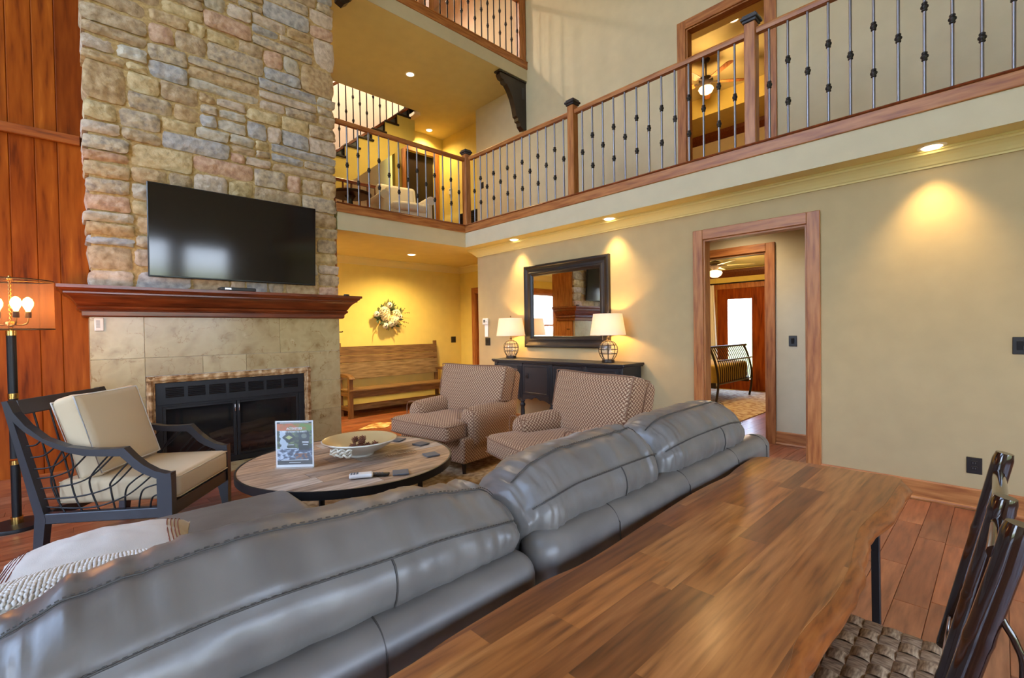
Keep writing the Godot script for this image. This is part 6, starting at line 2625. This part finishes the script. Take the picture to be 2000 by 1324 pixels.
func build_plates() -> void:
	wall_plate("wall_outlet", "black double outlet low on the side wall above the baseboard", Vector3(WALL_X, 0.333, -0.146), true, 0.085, "outlet")
	wall_plate("wall_switch", "black wall switch at the photo's right edge", Vector3(WALL_X, 1.242, 0.11), true, 0.12, "switch")
	wall_plate("wall_switch", "black wall switch below the white thermostat", Vector3(WALL_X, 1.245, -5.75), true, 0.12, "switch")
	wall_plate("wall_switch", "black wall switch on the golden back wall right of the bench", Vector3(5.85, 1.254, BACK_Z), false, 0.12, "switch")
	wall_plate("wall_switch", "black wall switch on the pale wall inside the doorway", Vector3(6.15, 1.238, -1.69), true, 0.085, "switch")
	wall_plate("wall_switch", "small black wall switch on the upper hall wall behind the balusters", Vector3(UP_X, 4.33, -7.18), true, 0.085, "switch")
	var t := thing("thermostat", "white thermostat with grey display at the end of the side wall", "thermostat", Vector3(WALL_X, 1.57, -5.79), -PI / 2)
	var mb := MB.new()
	mb.rbox(Vector3(0, 0, 0.014), Vector3(0.13, 0.105, 0.028), 0.012, 3)
	part(mb, "case", M.plate_white, t)
	mb = MB.new()
	mb.bx(-0.035, 0.008, -0.015, 0.028, 0.028, 0.0288)
	part(mb, "display", M.display_grey, t)
	mb = MB.new()
	mb.bx(0.026, 0.036, -0.01, 0.006, 0.028, 0.031, 0.001)
	part(mb, "key", M.display_grey, t)
	mb = MB.new()
	mb.bx(-0.04, 0.04, -0.1, 0.1, 0.0, 0.012, 0.003)
	var k := thing("wall_note_holder", "narrow pale card holder between thermostat and switch", "card holder", Vector3(WALL_X, 1.42, -5.775), -PI / 2)
	part(mb, "holder", M.plate_white, k)
	mb = MB.new()
	mb.bx(-0.034, 0.034, -0.085, 0.09, 0.012, 0.0126)
	part(mb, "card", M.paper, k)
	# upper landing
	mb = MB.new()
	mb.bx(-0.05, 0.05, -0.07, 0.07, 0.0, 0.03, 0.006)
	var u := thing("intercom", "small white wall unit beside the upper alcove door", "intercom", Vector3(6.45, 4.62, -8.7), -PI / 2)
	part(mb, "case", M.plate_white, u)
	mb = MB.new()
	mb.lathe([Vector2(0, 0), Vector2(0.018, 0), Vector2(0.016, 0.004), Vector2(0, 0.005)], 12)
	var sp := part(mb, "speaker", M.plate_black, u)
	sp.position = Vector3(0, 0.03, 0.03)
	sp.rotation.x = PI / 2
	var g := thing("return_grille", "dark square wall grille low in the upper alcove behind the corner newel", "vent", Vector3(6.45, 3.62, -8.05), -PI / 2)
	mb = MB.new()
	mb.bx(-0.36, 0.36, -0.42, 0.42, 0.0, 0.02, 0.003)
	part(mb, "frame", M.plate_black, g)
	for j in 18:
		mb = MB.new()
		mb.box(Vector3(0, -0.38 + j * 0.0447, 0.024), Vector3(0.66, 0.022, 0.006), 0.0, Basis(Vector3.RIGHT, 0.6))
		part(mb, "slat", M.plate_black, g)


func build_rugs() -> void:
	var mb := MB.new()
	mb.bx(1.02, 3.75, 0.0005, 0.012, -4.3, -2.0, 0.004)
	single(mb, "area_rug", "tan mottled area rug under the coffee table", "rug", M.rug_tan)


func build_landing() -> void:
	var y := FLOOR2
	var t := thing("ivory_armchair", "ivory upholstered armchair with rolled arms on the upper landing", "armchair", Vector3(4.32, y, -7.25), -1.75)
	var mb := MB.new()
	mb.rbox(Vector3(0, 0.27, 0), Vector3(0.7, 0.26, 0.66), 0.04, 4)
	part(mb, "base", M.ivory_cloth, t)
	mb = MB.new()
	mb.rbox(Vector3(0.03, 0.46, 0), Vector3(0.68, 0.15, 0.6), 0.06, 6, func(p, u): return Vector3(p.x + 0.05 * (1 - u.z * u.z) * maxf(u.x, 0), p.y + 0.02 * (1 - u.x * u.x) * (1 - u.z * u.z), p.z))
	part(mb, "seat_cushion", M.ivory_cloth, t)
	mb = MB.new()
	mb.xf = Transform3D(Basis(Vector3.BACK, 0.15), Vector3(-0.3, 0.7, 0))
	mb.rbox(Vector3.ZERO, Vector3(0.18, 0.56, 0.72), 0.07, 6)
	part(mb, "back", M.ivory_cloth, t)
	for s in [-1.0, 1.0]:
		mb = MB.new()
		mb.rbox(Vector3(-0.02, 0.45, s * 0.39), Vector3(0.62, 0.36, 0.12), 0.05, 4)
		mb.tube([Vector3(-0.3, 0.64, s * 0.41), Vector3(0.3, 0.63, s * 0.41)], 0.075, 14)
		part(mb, "arm", M.ivory_cloth, t)
		for x in [-0.28, 0.28]:
			mb = MB.new()
			mb.lathe([Vector2(0, 0), Vector2(0.02, 0), Vector2(0.03, 0.14), Vector2(0, 0.14)], 8, Vector3(x, 0, s * 0.32))
			part(mb, "foot", M.espresso, t)
	mb = MB.new()
	mb.xf = Transform3D(Basis(Vector3.BACK, 0.25), Vector3(-0.12, 0.72, 0))
	mb.rbox(Vector3.ZERO, Vector3(0.14, 0.38, 0.5), 0.06, 6, func(p, u): return Vector3(p.x + signf(u.x) * 0.02 * (1 - u.y * u.y) * (1 - u.z * u.z), p.y, p.z))
	part(mb, "back_cushion", M.linen, t)
	var r := thing("round_side_table", "dark round table beside the ivory armchair on the landing", "table", Vector3(3.42, y, -7.35))
	mb = MB.new()
	mb.lathe([Vector2(0, 0.58), Vector2(0.3, 0.58), Vector2(0.3, 0.58), Vector2(0.33, 0.6), Vector2(0.33, 0.62), Vector2(0.33, 0.62), Vector2(0, 0.625)], 36)
	part(mb, "top", M.espresso, r)
	mb = MB.new()
	mb.lathe([Vector2(0.2, 0.0), Vector2(0.19, 0.02), Vector2(0.06, 0.05), Vector2(0.04, 0.12), Vector2(0.055, 0.3), Vector2(0.035, 0.5), Vector2(0.09, 0.58)], 20)
	part(mb, "pedestal", M.espresso, r)


func ceiling_fan(called_label: String, at: Vector3, drop: float, turn: float, blade_mat: String, energy: float) -> void:
	var t := thing("ceiling_fan", called_label, "ceiling fan", at, turn)
	var mb := MB.new()
	mb.lathe([Vector2(0, 0), Vector2(0.07, 0), Vector2(0.075, -0.02), Vector2(0.05, -0.05), Vector2(0.014, -0.06), Vector2(0.014, -drop)], 18)
	part(mb, "downrod", M.bronze, t)
	mb = MB.new()
	mb.lathe([Vector2(0.014, -drop), Vector2(0.06, -drop - 0.005), Vector2(0.11, -drop - 0.03), Vector2(0.12, -drop - 0.07), Vector2(0.1, -drop - 0.11), Vector2(0.06, -drop - 0.13), Vector2(0.05, -drop - 0.17), Vector2(0, -drop - 0.17)], 22)
	part(mb, "motor", M.bronze, t)
	for k in 5:
		var a := TAU * k / 5
		mb = MB.new()
		mb.xf = Transform3D(Basis(Vector3.UP, a) * Basis(Vector3.RIGHT, 0.2), Vector3(0, -drop - 0.09, 0))
		var poly := PackedVector2Array([Vector2(0.2, -0.05), Vector2(0.4, -0.068), Vector2(0.6, -0.07), Vector2(0.65, -0.05), Vector2(0.665, 0.0), Vector2(0.65, 0.05), Vector2(0.6, 0.07), Vector2(0.4, 0.068), Vector2(0.2, 0.05)])
		var q := MB.new()
		q.xf = mb.xf * Transform3D(Basis(Vector3.RIGHT, PI / 2), Vector3.ZERO)
		q.prism(poly, -0.004, 0.004)
		part(q, "blade", M[blade_mat], t)
		q = MB.new()
		q.xf = mb.xf
		q.box(Vector3(0.16, 0.0, 0), Vector3(0.14, 0.008, 0.04), 0.002)
		part(q, "blade_iron", M.bronze, t)
	mb = MB.new()
	mb.lathe([Vector2(0.05, -drop - 0.17), Vector2(0.11, -drop - 0.19), Vector2(0.125, -drop - 0.22), Vector2(0.1, -drop - 0.27), Vector2(0.05, -drop - 0.3), Vector2(0, -drop - 0.305)], 24)
	part(mb, "light_bowl", M.bowl_glow, t)
	mb = MB.new()
	mb.tube([Vector3(0.02, -drop - 0.3, 0), Vector3(0.02, -drop - 0.4, 0)], 0.002, 4)
	part(mb, "pull_chain", M.brass, t)
	var l := OmniLight3D.new()
	l.name = "bowl_light"
	l.light_color = c8(255, 206, 140)
	l.light_energy = energy
	l.light_size = 0.09
	l.omni_range = 12.0
	l.omni_attenuation = 2.0
	l.shadow_enabled = true
	t.add_child(l)
	l.position = Vector3(0, -drop - 0.24, 0)


func build_bedrooms() -> void:
	ceiling_fan("ceiling fan with glowing glass bowl seen through the upper doorway", Vector3(8.2, 6.1, -3.58), 0.3, 0.4, "alder_x", 0.9)
	recessed(Vector3(7.47, 6.1, -2.83), "dim recessed light in the upper bedroom ceiling above the newel", 0.25, 60.0)
	ceiling_fan("ceiling fan with pale blades in the bedroom beyond the doorway", Vector3(8.6, CEIL1, -3.62), 0.12, 0.2, "white_paint", 1.4)
	var mb := MB.new()
	# inner door standing open in the upper bedroom
	mb.bx(9.6, 10.4, FLOOR2, 5.3, -2.62, -2.58, 0.004)
	room(mb, "door_8", M.cedar_3)
	# bed, foot towards the viewer
	var t := thing("iron_bed", "dark iron slatted bed with a golden quilt in the room beyond the doorway", "bed", Vector3(9.35, 0.022, -4.6))
	for e in [[1.0, 1.05], [-1.0, 1.2]]:
		var z: float = e[0]
		for x in [-0.82, 0.82]:
			mb = MB.new()
			var p := []
			for k in 13:
				var f := k / 12.0
				p.append(Vector3(x, f * (e[1] - 0.02), z + (0.07 * sin(f * PI) - 0.1 * f * f) * signf(z)))
			mb.tube(p, 0.022, 8)
			part(mb, "post", M.espresso, t)
		mb = MB.new()
		mb.tube([Vector3(-0.9, e[1] - 0.02, z - 0.1 * signf(z)), Vector3(0.9, e[1] - 0.02, z - 0.1 * signf(z))], 0.022, 8)
		mb.lathe([Vector2(0, -0.03), Vector2(0.03, 0), Vector2(0, 0.03)], 10, Vector3(0.92, e[1] - 0.02, z - 0.1 * signf(z)))
		part(mb, "top_rail", M.bronze, t)
		for yy in [0.36, 0.78]:
			mb = MB.new()
			mb.tube([Vector3(-0.82, yy, z + 0.05 * signf(z)), Vector3(0.82, yy, z + 0.05 * signf(z))], 0.015, 8)
			part(mb, "cross_rail", M.espresso, t)
		for k in 17:
			mb = MB.new()
			var x := -0.74 + k * 0.0925
			var p := []
			for j in 9:
				var f := j / 8.0
				p.append(Vector3(x, 0.36 + f * (e[1] - 0.38), z + (0.05 + 0.03 * sin(f * PI) - 0.15 * f * f) * signf(z)))
			mb.tube(p, 0.009, 6)
			part(mb, "spindle", M.espresso, t)
	for x in [-0.8, 0.8]:
		mb = MB.new()
		mb.bx(x - 0.02, x + 0.02, 0.28, 0.38, -1.0, 1.0, 0.004)
		part(mb, "side_rail", M.espresso, t)
	mb = MB.new()
	mb.rbox(Vector3(0, 0.5, -0.02), Vector3(1.55, 0.28, 1.9), 0.06, 4)
	part(mb, "mattress", M.white_paint, t)
	mb = MB.new()
	mb.rbox(Vector3(0, 0.53, 0.14), Vector3(1.68, 0.36, 1.66), 0.07, 6)
	part(mb, "quilt", M.quilt, t)
	mb = MB.new()
	mb.bx(7.0, 10.8, 0.0005, 0.012, -5.0, -2.7, 0.003)
	single(mb, "bedroom_rug", "pale patterned rug on the bedroom floor under the iron bed", "rug", M.rug_bedroom)
	# curtain and rod on the far wall
	mb = MB.new()
	mb.tube([Vector3(10.9, 2.42, -5.6), Vector3(10.9, 2.42, -3.2)], 0.014, 8)
	mb.lathe([Vector2(0, -0.03), Vector2(0.03, 0), Vector2(0, 0.03)], 10, Vector3(10.9, 2.42, -3.18))
	for z in [-5.4, -3.35]:
		mb.tube([Vector3(11.0, 2.42, z), Vector3(10.9, 2.42, z)], 0.008, 6)
	single(mb, "curtain_rod", "thin dark curtain rod above the bedroom's glazed door", "curtain rod", M.iron_dark)
	mb = MB.new()
	var P := []
	for i in 15:
		var row := PackedVector3Array()
		var y := lerpf(2.4, 0.05, i / 14.0)
		for j in 41:
			var f := j / 40.0
			row.append(Vector3(10.9 + 0.03 * sin(f * TAU * 6), y, lerpf(-5.1, -4.62 + 0.1 * (1 - y / 2.4), f)))
		P.append(row)
	mb.grid(P)
	var back := []
	for row in P:
		var r2 := PackedVector3Array()
		for p in row:
			r2.append(p + Vector3(0.004, 0, 0))
		back.append(r2)
	mb.grid(back, false, false, true)
	single(mb, "curtain", "white curtain hanging at the left of the bedroom's glazed door", "curtain", M.curtain)


func _ready() -> void:
	# --- camera
	var cam := Camera3D.new()
	cam.name = "camera"
	add_child(cam)
	cam.position = Vector3(0, 1.40, 0)
	cam.rotation = Vector3(deg_to_rad(-0.906), deg_to_rad(-43.66), deg_to_rad(-0.906))
	cam.fov = rad_to_deg(2.0 * atan(662.0 / 914.13))
	cam.near = 0.05
	cam.far = 200.0
	cam.current = true
	# --- daylight from a bright hazy sky through the windows
	var env := Environment.new()
	var sky := Sky.new()
	var sm := ProceduralSkyMaterial.new()
	sm.sky_top_color = c8(168, 198, 242)
	sm.sky_horizon_color = c8(218, 231, 248)
	sm.ground_horizon_color = c8(150, 160, 130)
	sm.ground_bottom_color = c8(110, 122, 92)
	sm.sky_energy_multiplier = 1.0
	sky.sky_material = sm
	env.background_mode = Environment.BG_SKY
	env.sky = sky
	env.background_energy_multiplier = 9.0
	env.tonemap_mode = Environment.TONE_MAPPER_LINEAR
	env.tonemap_exposure = 2.05
	env.sdfgi_enabled = true
	env.ssao_enabled = true
	env.ssil_enabled = true
	var we := WorldEnvironment.new()
	we.name = "world_environment"
	we.environment = env
	add_child(we)

	make_materials()
	build_room()
	build_fireplace()
	build_railings()
	build_stairs()
	build_downlights()
	build_sofa()
	build_sofa_table()
	build_armchairs()
	build_coffee_table()
	build_lounge_chair()
	build_sideboard()
	build_mirror()
	build_tv()
	build_bench()
	build_floor_lamp()
	table_lamp(Vector3(4.72, 1.013, -4.97), "lit glass table lamp left of the mirror on the sideboard")
	table_lamp(Vector3(4.72, 1.013, -3.275), "lit glass table lamp before the mirror's right corner on the sideboard")
	build_dining_chairs()
	build_rugs()
	build_pillows()
	on_coffee_table()
	build_wreath()
	build_plates()
	build_landing()
	build_bedrooms()
